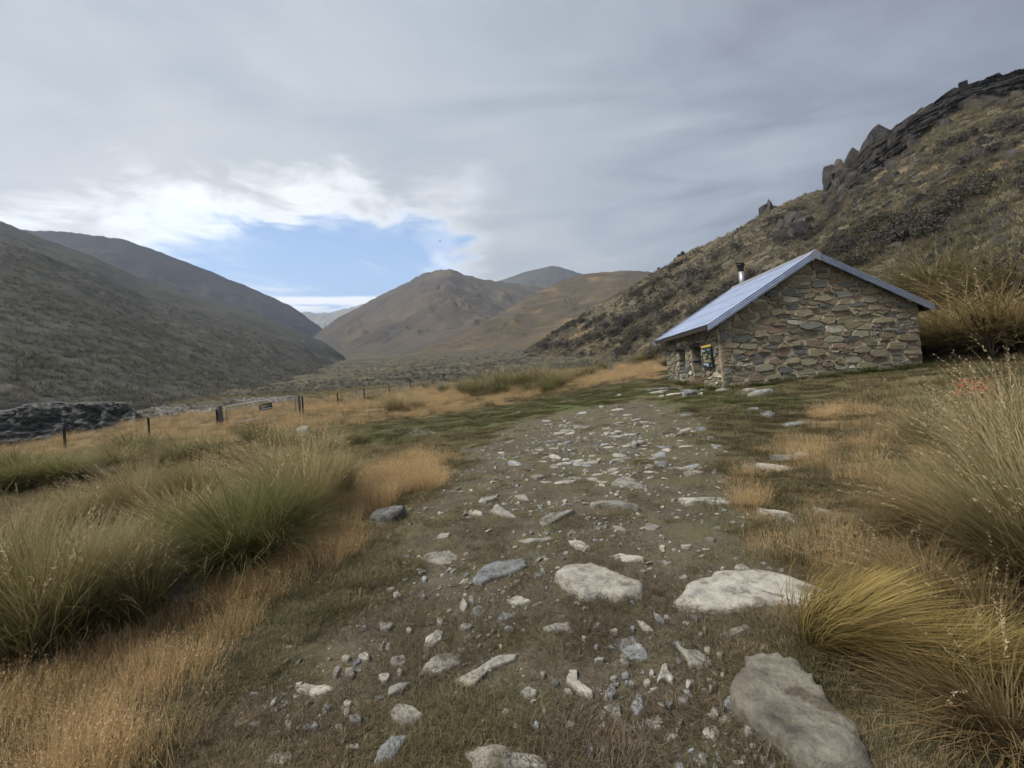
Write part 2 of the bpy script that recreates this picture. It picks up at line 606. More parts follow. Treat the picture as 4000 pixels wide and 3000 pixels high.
def mat_masonry(name, per):
    m, t = new_mat(name)
    pos = t.n('ShaderNodeNewGeometry').outputs['Position']
    r = t.n('ShaderNodeObjectInfo').outputs['Random'] if per == 'object' else t.n('ShaderNodeNewGeometry').outputs['Random Per Island']
    base = t.ramp(r, [(0.0, (0.205, 0.180, 0.125)), (0.16, (0.150, 0.138, 0.105)), (0.30, (0.205, 0.158, 0.112)), (0.42, (0.180, 0.155, 0.108)), (0.54, (0.165, 0.165, 0.145)),
                      (0.64, (0.225, 0.192, 0.130)), (0.74, (0.190, 0.132, 0.098)), (0.81, (0.105, 0.108, 0.105)), (0.88, (0.245, 0.225, 0.165)), (0.955, (0.40, 0.37, 0.30))], 'CONSTANT')
    p = t.scale(pos, (1, 1, 2.6))
    n1 = t.noise(p, 11, 8, 0.7, 0.4)
    n2 = t.noise(p, 46, 6, 0.7)
    k = t.ramp(n1, [(0.25, 0.6), (0.5, 1.3), (0.75, 2.1)])
    c = t.mix(1.0, base, k, 'MULTIPLY')
    c = t.mix(t.math('MULTIPLY', t.maprange(n2, 0.55, 0.7), 0.45), c, (0.06, 0.055, 0.04))
    c = t.mix(t.math('MULTIPLY', t.maprange(t.noise(pos, 5.5, 5, 0.6), 0.55, 0.7), 0.4), c, (0.20, 0.20, 0.12))
    finish(t, c, 0.9, t.math('ADD', n1, t.math('MULTIPLY', n2, 0.5)), 0.9, 0.03, 0.2)
    return m


def mat_simple(name, col, rough=0.7, sc=20, amt=0.35, metal=0.0, spec=0.3, bd=0.005):
    m, t = new_mat(name)
    pos = t.n('ShaderNodeNewGeometry').outputs['Position']
    n = t.noise(pos, sc, 6, 0.65)
    c = t.mix(n, tuple(x * (1 - amt) for x in col), tuple(min(1, x * (1 + amt)) for x in col))
    finish(t, c, rough, n, 0.5, bd, spec, metal)
    return m


def mat_blades(name, tint=(1, 1, 1), var=0.25, trans=0.35):
    m, t = new_mat(name)
    c = attr(t)
    r = t.n('ShaderNodeObjectInfo').outputs['Random']
    k = t.maprange(r, 0, 1, 1 - var, 1 + var)
    g = t.n('ShaderNodeCombineColor')
    t.link(t.math('MULTIPLY', k, tint[0]), g.inputs[0])
    t.link(t.math('MULTIPLY', t.math('ADD', t.math('MULTIPLY', k, 0.85), 0.15), tint[1]), g.inputs[1])
    t.link(t.math('MULTIPLY', k, tint[2]), g.inputs[2])
    c = t.mix(1.0, c, g.outputs[0], 'MULTIPLY')
    d = t.n('ShaderNodeBsdfPrincipled')
    t.link(c, d.inputs['Base Color'])
    d.inputs['Roughness'].default_value = 0.6
    d.inputs['Specular IOR Level'].default_value = 0.15
    tr = t.n('ShaderNodeBsdfTranslucent')
    t.link(c, tr.inputs[0])
    mx = t.n('ShaderNodeMixShader')
    mx.inputs[0].default_value = trans
    t.link(d.outputs[0], mx.inputs[1]); t.link(tr.outputs[0], mx.inputs[2])
    o = t.n('ShaderNodeOutputMaterial')
    t.link(mx.outputs[0], o.inputs[0])
    return m


M = {}
M['ground'] = mat_ground()
M['hill_r'] = mat_hill('near_hillside', [(0.065, 0.06, 0.05), (0.125, 0.108, 0.078), (0.19, 0.16, 0.108), (0.28, 0.23, 0.145)], 0.16, (0.055, 0.05, 0.045), (0.32, 0.23, 0.13), 0.8, 0.6)
M['hill_l'] = mat_hill('left_hillside', [(0.04, 0.042, 0.04), (0.074, 0.074, 0.064), (0.115, 0.107, 0.082), (0.185, 0.16, 0.112)], 0.12, (0.05, 0.054, 0.048), None, 0.7, 0.8)
M['hill_lf'] = mat_hill('far_left_hillside', [(0.034, 0.032, 0.034), (0.055, 0.05, 0.048), (0.078, 0.067, 0.06), (0.11, 0.09, 0.075)], 0.018, (0.036, 0.034, 0.035), None, 0.7, 4)
M['mount'] = mat_hill('brown_mountain', [(0.055, 0.049, 0.042), (0.09, 0.077, 0.06), (0.125, 0.102, 0.074), (0.172, 0.135, 0.09)], 0.016, (0.06, 0.055, 0.05), (0.155, 0.118, 0.076), 0.6, 4)
M['mount_b'] = mat_hill('grey_peak', [(0.06, 0.06, 0.055), (0.09, 0.086, 0.075), (0.115, 0.107, 0.088), (0.135, 0.122, 0.095)], 0.014, (0.056, 0.054, 0.052), None, 0.6, 4)
M['hill_f'] = mat_hill('rounded_hill', [(0.055, 0.048, 0.036), (0.098, 0.08, 0.054), (0.145, 0.113, 0.07), (0.21, 0.155, 0.092)], 0.045, (0.058, 0.052, 0.04), (0.24, 0.17, 0.095), 0.55, 2)
M['pale'] = mat_hill('pale_ridge', [(0.17, 0.17, 0.15), (0.25, 0.23, 0.18), (0.33, 0.285, 0.20), (0.42, 0.35, 0.22)], 0.006, (0.15, 0.155, 0.15), (0.46, 0.33, 0.16), 0.6, 8)  # sunlight on this far ridge is put into its light tan tones
M['stone'] = mat_stone('pale_schist', (0.40, 0.375, 0.31), (0.29, 0.275, 0.235), (0.13, 0.13, 0.12), (0.36, 0.31, 0.21), zs=2.5, dirt=0.7)
M['bluestone'] = mat_stone('blue_grey_schist', (0.31, 0.32, 0.315), (0.21, 0.22, 0.225), (0.10, 0.105, 0.11), zs=2.5, dirt=0.55)
M['pebble'] = mat_stone('path_pebble', (0.46, 0.44, 0.38), (0.33, 0.31, 0.26), (0.18, 0.17, 0.15), per='island', var=0.6)
M['crag'] = mat_stone('dark_crag_rock', (0.085, 0.077, 0.068), (0.046, 0.042, 0.038), (0.016, 0.015, 0.015), (0.13, 0.105, 0.055), sc=0.5, var=0.5, bd=0.5)
M['bluff'] = mat_stone('lichened_bluff_rock', (0.26, 0.265, 0.25), (0.10, 0.102, 0.095), (0.035, 0.036, 0.036), (0.12, 0.12, 0.08), sc=1.3, var=0.3, zs=2.0, bd=0.2)
M['boulder'] = mat_stone('lichened_boulder', (0.30, 0.275, 0.215), (0.185, 0.17, 0.135), (0.07, 0.065, 0.055), (0.11, 0.085, 0.06), sc=5, zs=1.5, bd=0.06, dirt=0.95)
M['darkrock'] = mat_stone('dark_slanting_rock', (0.24, 0.235, 0.22), (0.115, 0.11, 0.10), (0.04, 0.04, 0.04), (0.22, 0.23, 0.10), sc=9, zs=1.5)
M['masonry'] = mat_masonry('wall_stone', 'object')
M['masonry_i'] = mat_masonry('wall_stone_joined', 'island')
M['mortar'] = mat_simple('mortar', (0.46, 0.38, 0.26), 0.95, 14, 0.45, bd=0.03)
M['wood_d'] = mat_simple('dark_weathered_timber', (0.045, 0.037, 0.03), 0.8, 18)
M['wood_g'] = mat_simple('grey_weathered_timber', (0.15, 0.14, 0.13), 0.85, 14, 0.5)
M['glass_d'] = mat_simple('dark_window_glass', (0.012, 0.013, 0.014), 0.12, 3, 0.2, spec=0.5)
M['gate'] = mat_simple('dull_galvanised_pipe', (0.34, 0.34, 0.36), 0.55, 9, 0.25, 0.5)
M['steel'] = mat_simple('galvanised_steel', (0.42, 0.42, 0.44), 0.45, 9, 0.2, 0.7)
M['post'] = mat_simple('dark_steel_post', (0.035, 0.03, 0.03), 0.7, 12, 0.4)
M['wire'] = mat_simple('fence_wire', (0.12, 0.12, 0.12), 0.5, 12, 0.2, 0.5)
M['black'] = mat_simple('black_painted_metal', (0.014, 0.014, 0.015), 0.55, 12, 0.3)
M['sign_g'] = mat_simple('dark_green_sign', (0.018, 0.036, 0.036), 0.4, 6, 0.12)
M['sign_y'] = mat_simple('yellow_sign_strip', (0.62, 0.42, 0.10), 0.45, 6, 0.08)
M['sign_c'] = mat_simple('cream_sign_lettering', (0.60, 0.50, 0.23), 0.5, 6, 0.05)
M['sign_w'] = mat_simple('white_sign_lettering', (0.72, 0.75, 0.76), 0.5, 6, 0.05)
M['sign_b'] = mat_simple('blue_sign_symbols', (0.03, 0.055, 0.16), 0.5, 6, 0.08)
M['red'] = mat_simple('red_leaf', (0.42, 0.05, 0.03), 0.7, 10, 0.3)
M['deadstalk'] = mat_simple('dead_stalk', (0.035, 0.02, 0.013), 0.9, 20, 0.4)
M['bird'] = mat_simple('dark_feathers', (0.015, 0.015, 0.017), 0.8, 20, 0.3)


def mat_roof(name):
    m, t = new_mat(name)
    pos = t.n('ShaderNodeNewGeometry').outputs['Position']
    n = t.noise(t.scale(pos, (1.0, 3.0, 1.0)), 2.2, 7, 0.65)
    n2 = t.noise(t.scale(pos, (2.0, 30.0, 2.0)), 1.0, 5, 0.6)
    f = t.math('ADD', t.math('MULTIPLY', n, 0.6), t.math('MULTIPLY', n2, 0.4))
    c = t.ramp(f, [(0.3, (0.29, 0.34, 0.45)), (0.55, (0.43, 0.50, 0.65)), (0.75, (0.55, 0.62, 0.75))])
    finish(t, c, t.maprange(n, 0.3, 0.7, 0.38, 0.55), n, 0.1, 0.004, 0.4, 0.72)
    return m


M['roof'] = mat_roof('weathered_zinc_iron')
M['grass'] = mat_blades('tussock_blades')
M['dry'] = mat_blades('dry_grass_blades', var=0.22)
M['shrub'] = mat_blades('shrub_leaves', var=0.3, trans=0.15)

#%%STRUCTURE
# ------------------------------------------------------------------ ground
def build_ground():
    ang = np.concatenate([np.linspace(-math.pi, -1.25, 60)[:-1], np.linspace(-1.25, 1.25, 430), np.linspace(1.25, math.pi, 60)[1:]])
    rad = np.concatenate([[0.0], np.geomspace(0.5, 9, 170), np.geomspace(9.1, 80, 130)[1:], np.geomspace(80, 3500, 90)[1:]])
    A, R = np.meshgrid(ang, rad)
    x = np.sin(A) * R; y = np.cos(A) * R
    z = gz(x, y)
    # finer relief of the trodden soil near the viewer
    z += fbm(x * 9, y * 9, 3) * 0.012 * sstep(14, 5, R)
    p, g, b = masks(x, y)
    far = sstep(26, 60, R)
    near = 1 - sstep(60, 110, R)
    V = np.stack([x, y, z], -1)
    col = np.stack([p * near, g * near, b * near], -1)
    me = grid_mesh('ground', V, M['ground'], col, True, flip=True)
    c = np.ones((V.shape[0] * V.shape[1], 4), np.float32)
    c[:, :3] = col.reshape(-1, 3); c[:, 3] = far.ravel()
    me.attributes['col'].data.foreach_set('color', c.ravel())
    tag(link('ground', me), kind='structure', label='stony soil, turf and tussock flats of the valley floor')


build_ground()


def resample(pts, n, smooth=2):
    pts = np.asarray(pts, float)
    d = np.concatenate([[0], np.cumsum(np.linalg.norm(np.diff(pts, axis=0), axis=1) + 1e-6)])
    d /= d[-1]
    t = np.linspace(0, 1, n)
    # parametrise by control index so that crest and foot correspond
    k = np.linspace(0, 1, len(pts))
    out = np.stack([np.interp(t, k, pts[:, i]) for i in range(3)], 1)
    for _ in range(smooth):
        out[1:-1] = (out[:-2] + 2 * out[1:-1] + out[2:]) / 4
    return out


HILLS = {}


def hill(name, crest, foot, mat, label, nt=160, ns=60, back=1.0, prof=1.15, amp=0.0, fr=0.02, gully=0.0, gf=6, crest_rough=0.0, smooth=3):
    """a hillside between a crest line and a foot line, falling away again behind the crest"""
    C = resample([P3(*c) for c in crest], nt, smooth)
    Fo = resample([P3(*c) for c in foot], nt, smooth + 4)
    t = np.linspace(0, 1, nt)
    cr_ = crest_rough * fbm(t * 40, t * 0 + 3.3, 4, 0.6)
    s = np.concatenate([np.linspace(-0.25, 1, ns), 1 + np.linspace(0, back, ns // 3)[1:]])
    V = np.zeros((len(s), nt, 3))
    for i, si in enumerate(s):
        if si <= 1:
            V[i, :, :2] = Fo[:, :2] + (C[:, :2] - Fo[:, :2]) * (si if si >= 0 else si * 0.1)
            pz = max(si, 0) ** prof if si >= 0 else si * 0.6
            V[i, :, 2] = Fo[:, 2] + (C[:, 2] - Fo[:, 2]) * pz
        else:
            e = si - 1
            V[i, :, :2] = C[:, :2] + (C[:, :2] - Fo[:, :2]) * e
            V[i, :, 2] = C[:, 2] - np.abs(C[:, 2] - Fo[:, 2]) * (0.10 * e + 0.5 * e * e)
    S = s[:, None] * np.ones(nt)[None]
    T = t[None] * np.ones(len(s))[:, None]
    w = np.sin(np.clip(S, 0, 1) * math.pi) ** 0.7
    V[..., 2] += amp * w * fbm(V[..., 0] * fr, V[..., 1] * fr, 5, 0.55)
    V[..., 2] += cr_[None] * np.exp(-((S - 1) / 0.02) ** 2)
    if gully:
        # gullies run down the slope: stretched along the fall line, wandering, fading out at crest and foot
        run = np.hypot(C[0, 0] - C[-1, 0], C[0, 1] - C[-1, 1])
        fw_ = gf * 2.0 / run
        tx_ = C[-1, :2] - C[0, :2]; tx_ = tx_ / np.linalg.norm(tx_)
        along = V[..., 0] * tx_[0] + V[..., 1] * tx_[1]; acr = -V[..., 0] * tx_[1] + V[..., 1] * tx_[0]
        gl = np.abs(fbm(along * fw_ + 0.9 * fbm(along * fw_ * 0.8, acr * fw_ * 0.8, 3), acr * fw_ * 0.35 + 5, 4))
        V[..., 2] -= gully * w * np.sin(np.clip(S, 0, 1) * math.pi) * (0.5 - gl)
    me = grid_mesh(name, V, M[mat], None, True, flip=False)
    o = link(name, me)
    tag(o, label, kind='structure')
    HILLS[name] = (V, s)
    return o


hill('right_hillside',
     [(2050, 1370, 152), (2217, 1259, 150), (2420, 1144, 150), (2560, 1058, 148), (2700, 978, 145), (2845, 916, 140), (2982, 832, 135), (3134, 765, 130), (3239, 742, 125), (3290, 690, 112),
      (3400, 580, 102), (3583, 450, 95), (3720, 375, 91), (3858, 335, 88), (4000, 305, 85), (4300, 210, 80), (4700, 90, 72), (5600, -150, 62)],
     [(2048, 1373, 150), (2180, 1390, 115), (2290, 1402, 92), (2370, 1412, 76), (2440, 1424, 60), (2540, 1430, 48), (2660, 1425, 38), (2800, 1410, 32), (2950, 1395, 28), (3100, 1385, 26),
      (3250, 1380, 25), (3400, 1385, 24), (3560, 1392, 22.5), (3700, 1400, 20.5), (3900, 1415, 17), (4200, 1430, 14), (4700, 1450, 11), (6500, 1480, 7)],
     'hill_r', 'steep tan hillside with dark scrub and rock rising behind the stone hut', 320, 150, 0.8, 1.08, 2.0, 0.045, 0.5, 9, 0.8, 2)
hill('left_hillside',
     [(-2200, 300, 200), (-1400, 520, 240), (-600, 680, 280), (0, 863, 300), (180, 935, 315), (362, 1003, 330), (542, 1086, 350), (768, 1161, 370), (995, 1229, 395), (1175, 1297, 420), (1270, 1340, 435), (1345, 1392, 450)],
     [(-4200, 1800, 20), (-2400, 1720, 26), (-900, 1640, 36), (0, 1572, 46), (300, 1575, 50), (540, 1578, 55), (720, 1565, 64), (900, 1548, 80), (1060, 1518, 108), (1200, 1470, 160), (1290, 1430, 260), (1345, 1400, 430)],
     'hill_l', 'smooth grey brown tussock hillside sloping down from the left', 260, 150, 0.5, 1.12, 4.0, 0.014, 5.0, 6, 0.8, 3)
hill('far_left_hill',
     [(-900, 800, 900), (-300, 870, 900), (108, 899, 900), (250, 905, 900), (370, 918, 900), (490, 938, 920), (640, 990, 950), (830, 1063, 1000), (1000, 1133, 1050), (1150, 1203, 1100), (1268, 1292, 1150), (1330, 1350, 1150)],
     [(-1500, 1350, 480), (-700, 1350, 480), (-200, 1350, 500), (0, 1350, 500), (200, 1360, 500), (400, 1370, 520), (600, 1380, 560), (800, 1385, 600), (1000, 1385, 650), (1150, 1385, 700), (1280, 1385, 760), (1340, 1388, 800)],
     'hill_lf', 'dark bluish ridge with thin snow streaks behind the left hillside', 200, 70, 0.6, 1.1, 16, 0.005, 26, 5, 2.5, 2)
hill('brown_mountain',
     [(1180, 1370, 900), (1241, 1300, 960), (1322, 1239, 1000), (1403, 1198, 1030), (1478, 1158, 1050), (1580, 1107, 1080), (1634, 1078, 1100), (1668, 1065, 1100), (1720, 1054, 1100), (1763, 1051, 1100), (1810, 1070, 1100), (1878, 1090, 1120),
      (1946, 1101, 1150), (2050, 1112, 1180), (2200, 1140, 1200), (2400, 1160, 1200)],
     [(1200, 1386, 720), (1240, 1386, 680), (1290, 1388, 600), (1340, 1389, 540), (1400, 1388, 500), (1460, 1386, 480), (1520, 1383, 460), (1570, 1380, 450), (1620, 1378, 440), (1675, 1376, 420), (1760, 1374, 410), (1850, 1372, 400),
      (1950, 1370, 400), (2050, 1368, 400), (2200, 1365, 400), (2400, 1360, 400)],
     'mount', 'brown mountain with a small rocky summit above the valley head', 240, 110, 0.6, 1.12, 22, 0.0035, 30, 5, 3.5, 2)
hill('grey_peak',
     [(1800, 1150, 1700), (1946, 1098, 1700), (2048, 1063, 1700), (2149, 1038, 1700), (2180, 1041, 1700), (2231, 1056, 1700), (2290, 1076, 1720), (2420, 1110, 1750), (2600, 1140, 1800)],
     [(1700, 1270, 1250), (1900, 1260, 1250), (2000, 1250, 1250), (2100, 1250, 1250), (2160, 1250, 1250), (2231, 1250, 1250), (2300, 1250, 1250), (2420, 1250, 1250), (2700, 1250, 1250)],
     'mount_b', 'grey green peak behind the brown mountain', 160, 60, 0.6, 1.0, 12, 0.004, 20, 5, 2.5, 2)
hill('rounded_hill',
     [(1600, 1392, 405), (1800, 1310, 450), (1950, 1228, 500), (2040, 1175, 530), (2115, 1134, 560), (2204, 1093, 600), (2285, 1070, 615), (2353, 1063, 620), (2454, 1056, 620), (2543, 1063, 620), (2700, 1085, 620), (2900, 1110, 620)],
     [(1620, 1394, 395), (1750, 1379, 370), (1850, 1373, 345), (1920, 1372, 330), (1980, 1371, 315), (2050, 1370, 300), (2110, 1370, 285), (2160, 1370, 275), (2220, 1370, 270), (2300, 1370, 265), (2400, 1370, 260), (2600, 1370, 260)],
     'hill_f', 'rounded golden brown hill in front of the mountain', 200, 110, 0.6, 1.05, 8, 0.008, 12.0, 5, 1.0, 3)
hill('pale_ridge',
     [(900, 1260, 3600), (1100, 1232, 3600), (1200, 1218, 3600), (1240, 1224, 3600), (1290, 1222, 3600), (1336, 1208, 3600), (1397, 1194, 3500), (1480, 1180, 3500), (1600, 1190, 3500)],
     [(800, 1300, 2300), (1050, 1300, 2300), (1200, 1300, 2300), (1250, 1300, 2300), (1290, 1300, 2300), (1336, 1300, 2300), (1397, 1300, 2300), (1480, 1300, 2300), (1700, 1300, 2300)],
     'pale', 'pale distant ridge seen through the notch at the valley head', 160, 50, 0.6, 1.0, 40, 0.002, 60, 5, 12, 2)
#%%OBJECTS
# ------------------------------------------------------------------ the stone hut
HX0, HX1, HY0, HY1 = 7.25, 14.2, 15.5, 20.65
RX, RZ, EZ = 10.66, 5.28, 3.13            # ridge and eave
RY0, RY1 = 15.24, 20.95                   # verge to verge
EXL, EXR = 6.82, 14.52
SL = (RZ - EZ) / (RX - EXL)
SR = (RZ - EZ) / (EXR - RX)
ZB = 0.45                                 # foot of the walls, below the ground
hut = empty('stone_hut', (HX0, HY0, 0.86))
tag(hut, 'old schist stone hut with blue grey corrugated iron roof and iron flue', 'hut')


def roof_z(x):
    return RZ - (RX - x) * SL if x < RX else RZ - (x - RX) * SR


def clip_half(poly, nx, ny, c):
    """keep the side nx*x + ny*y <= c"""
    out = []
    for i in range(len(poly)):
        a = poly[i - 1]; b = poly[i]
        da = nx * a[0] + ny * a[1] - c; db = nx * b[0] + ny * b[1] - c
        if da <= 0:
            if db <= 0:
                out.append(b)
            else:
                k = da / (da - db); out.append((a[0] + (b[0] - a[0]) * k, a[1] + (b[1] - a[1]) * k))
        elif db <= 0:
            k = da / (da - db); out.append((a[0] + (b[0] - a[0]) * k, a[1] + (b[1] - a[1]) * k)); out.append(b)
    return out


def rubble_cells(x0, x1, z0, z1, halfplanes, holes, hmin, hmax, amin, amax, rs):
    """irregular coursed cells in a wall's plane; returns polygons"""
    # stones of mixed size packed by dart throwing, large ones first; each keeps its own reach
    seeds = []
    AN = 2.9
    xs_, zs_, rs_ = [], [], []
    for (lo_, hi_, tries) in ((0.26, 0.36, 260), (0.19, 0.27, 700), (0.13, 0.19, 1500), (0.085, 0.13, 1500)):
        for _ in range(tries):
            r_ = rs.uniform(lo_, hi_) * hmax
            x = rs.uniform(x0, x1); z = rs.uniform(z0, z1)
            if xs_:
                ax_ = np.array(xs_); az_ = np.array(zs_); ar_ = np.array(rs_)
                if (np.hypot(ax_ - x, (az_ - z) * AN) < (ar_ + r_) * 0.93).any():
                    continue
            xs_.append(x); zs_.append(z); rs_.append(r_)
    seeds = list(zip(xs_, zs_, rs_, rs_))
    out = []
    S = np.array([(a, b * AN) for a, b, _, _ in seeds])
    for i, (cx, cz, w, h) in enumerate(seeds):
        if any(hx0 < cx < hx1 and hz0 < cz < hz1 for hx0, hx1, hz0, hz1 in holes):
            continue
        poly = [(cx - 0.9, cz - 0.45), (cx + 0.9, cz - 0.45), (cx + 0.9, cz + 0.45), (cx - 0.9, cz + 0.45)]
        d = np.hypot(S[:, 0] - S[i, 0], S[:, 1] - S[i, 1])
        for j in np.argsort(d)[1:30]:
            nx = S[j, 0] - S[i, 0]; ny = S[j, 1] - S[i, 1]
            L = math.hypot(nx, ny)
            if L < 1e-6:
                continue
            nx /= L; ny /= L
            wgt = (w * w - seeds[j][2] ** 2) / (2 * L)
            mid = (S[j] + S[i]) / 2
            c = nx * mid[0] + ny * mid[1] + wgt
            # in true coordinates z' = z*AN
            poly = clip_half(poly, nx, ny * AN, c)
            if len(poly) < 3:
                break
        if len(poly) < 3:
            continue
        for (nx, nz, c) in halfplanes:
            poly = clip_half(poly, nx, nz, c)
            if len(poly) < 3:
                break
        for hx0, hx1, hz0, hz1 in holes:       # push away from openings
            if len(poly) < 3:
                break
            if hz0 < cz < hz1:
                if cx <= hx0: poly = clip_half(poly, 1, 0, hx0)
                elif cx >= hx1: poly = clip_half(poly, -1, 0, -hx1)
            elif hx0 < cx < hx1:
                if cz <= hz0: poly = clip_half(poly, 0, 1, hz0)
                else: poly = clip_half(poly, 0, -1, -hz1)
            else:
                if cx <= hx0 and max(p[0] for p in poly) > hx0: poly = clip_half(poly, 1, 0, hx0)
                elif cx >= hx1 and min(p[0] for p in poly) < hx1: poly = clip_half(poly, -1, 0, -hx1)
        if len(poly) < 3:
            continue
        xa_, xb_ = min(p[0] for p in poly), max(p[0] for p in poly)      # blunt, slightly raked ends
        for sg_, lim in ((1, cx + (xb_ - cx) * rs.uniform(0.68, 0.92)), (-1, cx - (cx - xa_) * rs.uniform(0.68, 0.92))):
            sl_ = rs.uniform(-0.35, 0.35)
            if len(poly) >= 3:
                poly = clip_half(poly, sg_, sl_, sg_ * lim + sl_ * cz)
        if len(poly) < 3:
            continue
        ar = 0.5 * abs(sum(poly[k - 1][0] * poly[k][1] - poly[k][0] * poly[k - 1][1] for k in range(len(poly))))
        if ar < 0.004:
            continue
        out.append((poly, ar))
    return out


def stone_geo(poly, rs, inset=0.020, proud=0.06, emb=0.07):
    """a rough slab from a flat outline: list of (a, b, depth) points and faces; depth > 0 sticks out of the wall"""
    n = len(poly)
    cx = sum(p[0] for p in poly) / n; cz = sum(p[1] for p in poly) / n
    # add points along long edges, then shrink and knock the corners about
    pts = []
    for i in range(n):
        a = poly[i]; b = poly[(i + 1) % n]
        L = math.hypot(b[0] - a[0], b[1] - a[1])
        if L < 0.025:
            continue
        pts.append((a[0] * 0.96 + b[0] * 0.04, a[1] * 0.96 + b[1] * 0.04))
        if L > 0.16:
            pts.append(((a[0] + b[0]) / 2, (a[1] + b[1]) / 2))
        if L > 0.10:
            pts.append((a[0] * 0.05 + b[0] * 0.95, a[1] * 0.05 + b[1] * 0.95))
    if len(pts) < 3:
        return None
    if len(pts) > 13:
        pts = [pts[int(k * len(pts) / 13)] for k in range(13)]
    m = len(pts)
    ring = []
    for (x, z) in pts:
        d = math.hypot(x - cx, z - cz) + 1e-6
        ins = inset * rs.uniform(0.1, 2.2)
        k = max(0.4, (d - ins) / d)
        ring.append((cx + (x - cx) * k + rs.uniform(-.014, .014), cz + (z - cz) * k + rs.uniform(-.011, .011)))
    pr = proud * rs.uniform(0.3, 1.4)
    tx = rs.uniform(-0.06, 0.06); tz = rs.uniform(-0.10, 0.06)
    V = []
    for (x, z) in ring:
        V.append((x, z, -emb))
    for (x, z) in ring:
        V.append((x, z, pr * 0.45 + rs.uniform(-.005, .005)))
    for (x, z) in ring:
        V.append((cx + (x - cx) * 0.955, cz + (z - cz) * 0.92, pr + (x - cx) * tx + (z - cz) * tz + rs.uniform(-.007, .007)))
    Fs = []
    for r in (0, 1):
        for i in range(m):
            j = (i + 1) % m
            Fs.append((r * m + i, r * m + j, (r + 1) * m + j, (r + 1) * m + i))
    Fs.append(tuple(2 * m + i for i in range(m)))
    return V, Fs


def wall_stones(cells, place, parent, rs, limit, extra):
    """place(a, b, depth) -> world; the largest become parts, the rest go to 'extra'"""
    cells = sorted(cells, key=lambda c: -c[1])
    org = Vector(hut.location) + Vector(parent.location)
    for k, (poly, ar) in enumerate(cells):
        g = stone_geo(poly, rs)
        if g is None:
            continue
        V, Fs = g
        W3 = [place(*p) for p in V]
        # outward faces
        if k < limit:
            me = bpy.data.meshes.new('stone')
            me.from_pydata([tuple(Vector(p) - org) for p in W3], [], Fs)
            me.materials.append(M['masonry'])
            link('stone', me, parent)
        else:
            extra.add(W3, Fs)


rs = random.Random(5)
DOOR = (16.98, 17.86, 0.3, 2.62)         # y0, y1, z0, z1 on the front wall
WIN = (18.55, 19.33, 1.62, 2.55)
TH = 0.46

# mortar cores
gable = MB()
GH = 0.10
top = lambda x: roof_z(x) - GH
def gable_core(mb, y0, y1):
    xs = [HX0, RX, HX1]
    f = [(HX0, y0, ZB), (HX1, y0, ZB), (HX1, y0, top(HX1)), (RX, y0, top(RX)), (HX0, y0, top(HX0))]
    b = [(p[0], y1, p[2]) for p in f]
    n = 5
    mb.add(f + b, [tuple(range(n)), tuple(range(2 * n - 1, n - 1, -1))] + [(i, i + n, (i + 1) % n + n, (i + 1) % n) for i in range(n)])
gable_core(gable, HY0, HY0 + TH)
gw = gable.build('gable_wall', M['mortar'], hut)
bk = MB(); gable_core(bk, HY1 - TH, HY1)
bw = bk.build('rear_gable_wall', M['mortar'], hut)
fr = MB()
ft = EZ + (HX0 - EXL) * SL - GH
Y0, Y1 = HY0 + TH + 0.002, HY1 - TH - 0.002
for (a, b, c, d) in ((Y0, DOOR[0], ZB, ft), (DOOR[0], DOOR[1], DOOR[3], ft), (DOOR[1], WIN[0], ZB, ft), (WIN[0], WIN[1], ZB, WIN[2]), (WIN[0], WIN[1], WIN[3], ft), (WIN[1], Y1, ZB, ft)):
    fr.box((HX0, a, c), (HX0 + TH, b, d))
fw = fr.build('front_wall', M['mortar'], hut)
rr = MB(); rr.box((HX1 - TH, Y0, ZB), (HX1, Y1, top(HX1) - 0.02))
rw = rr.build('side_wall', M['mortar'], hut)

extra_g, extra_f = MB(), MB()
hp = [(-1, 0, -HX0 - 0.0), (1, 0, HX1), (0, -1, -(ZB + 0.1)),
      (-SL / math.hypot(SL, 1), 1 / math.hypot(SL, 1), (-SL * HX0 + top(HX0)) / math.hypot(SL, 1)),
      (SR / math.hypot(SR, 1), 1 / math.hypot(SR, 1), (SR * HX1 + top(HX1)) / math.hypot(SR, 1))]
cells = rubble_cells(HX0, HX1, ZB, RZ, hp, [], 0, 1.12, 0, 0, rs)
wall_stones(cells, lambda a, b, d: (a, HY0 - d, b), gw, rs, 205, extra_g)
hp = [(-1, 0, -HY0), (1, 0, HY1), (0, -1, -(ZB + 0.1)), (0, 1, ft)]
cells = rubble_cells(HY0, HY1, ZB, ft, hp, [DOOR, WIN], 0, 0.85, 0, 0, rs)
wall_stones(cells, lambda a, b, d: (HX0 - d, a, b), fw, rs, 70, extra_f)
# reveals: the stones that line the openings
def reveal(y, sgn, z0, z1, n):
    z = z0
    while z < z1 - 0.06:
        h = rs.uniform(0.12, 0.26)
        h = min(h, z1 - z)
        a = [(HX0 - 0.02, z), (HX0 + TH - 0.03, z), (HX0 + TH - 0.03, z + h), (HX0 - 0.02, z + h)]
        g = stone_geo(a, rs, 0.012, 0.05)
        V, Fs = g
        org = Vector(hut.location) + Vector(fw.location)
        me = bpy.data.meshes.new('stone')
        me.from_pydata([tuple(Vector((p[0], y + sgn * p[2], p[1])) - org) for p in V], [], Fs)
        me.materials.append(M['masonry'])
        link('stone', me, fw)
        z += h
reveal(DOOR[1], -1, 0.85, DOOR[3], 9)
reveal(WIN[1], -1, WIN[2], WIN[3], 5)
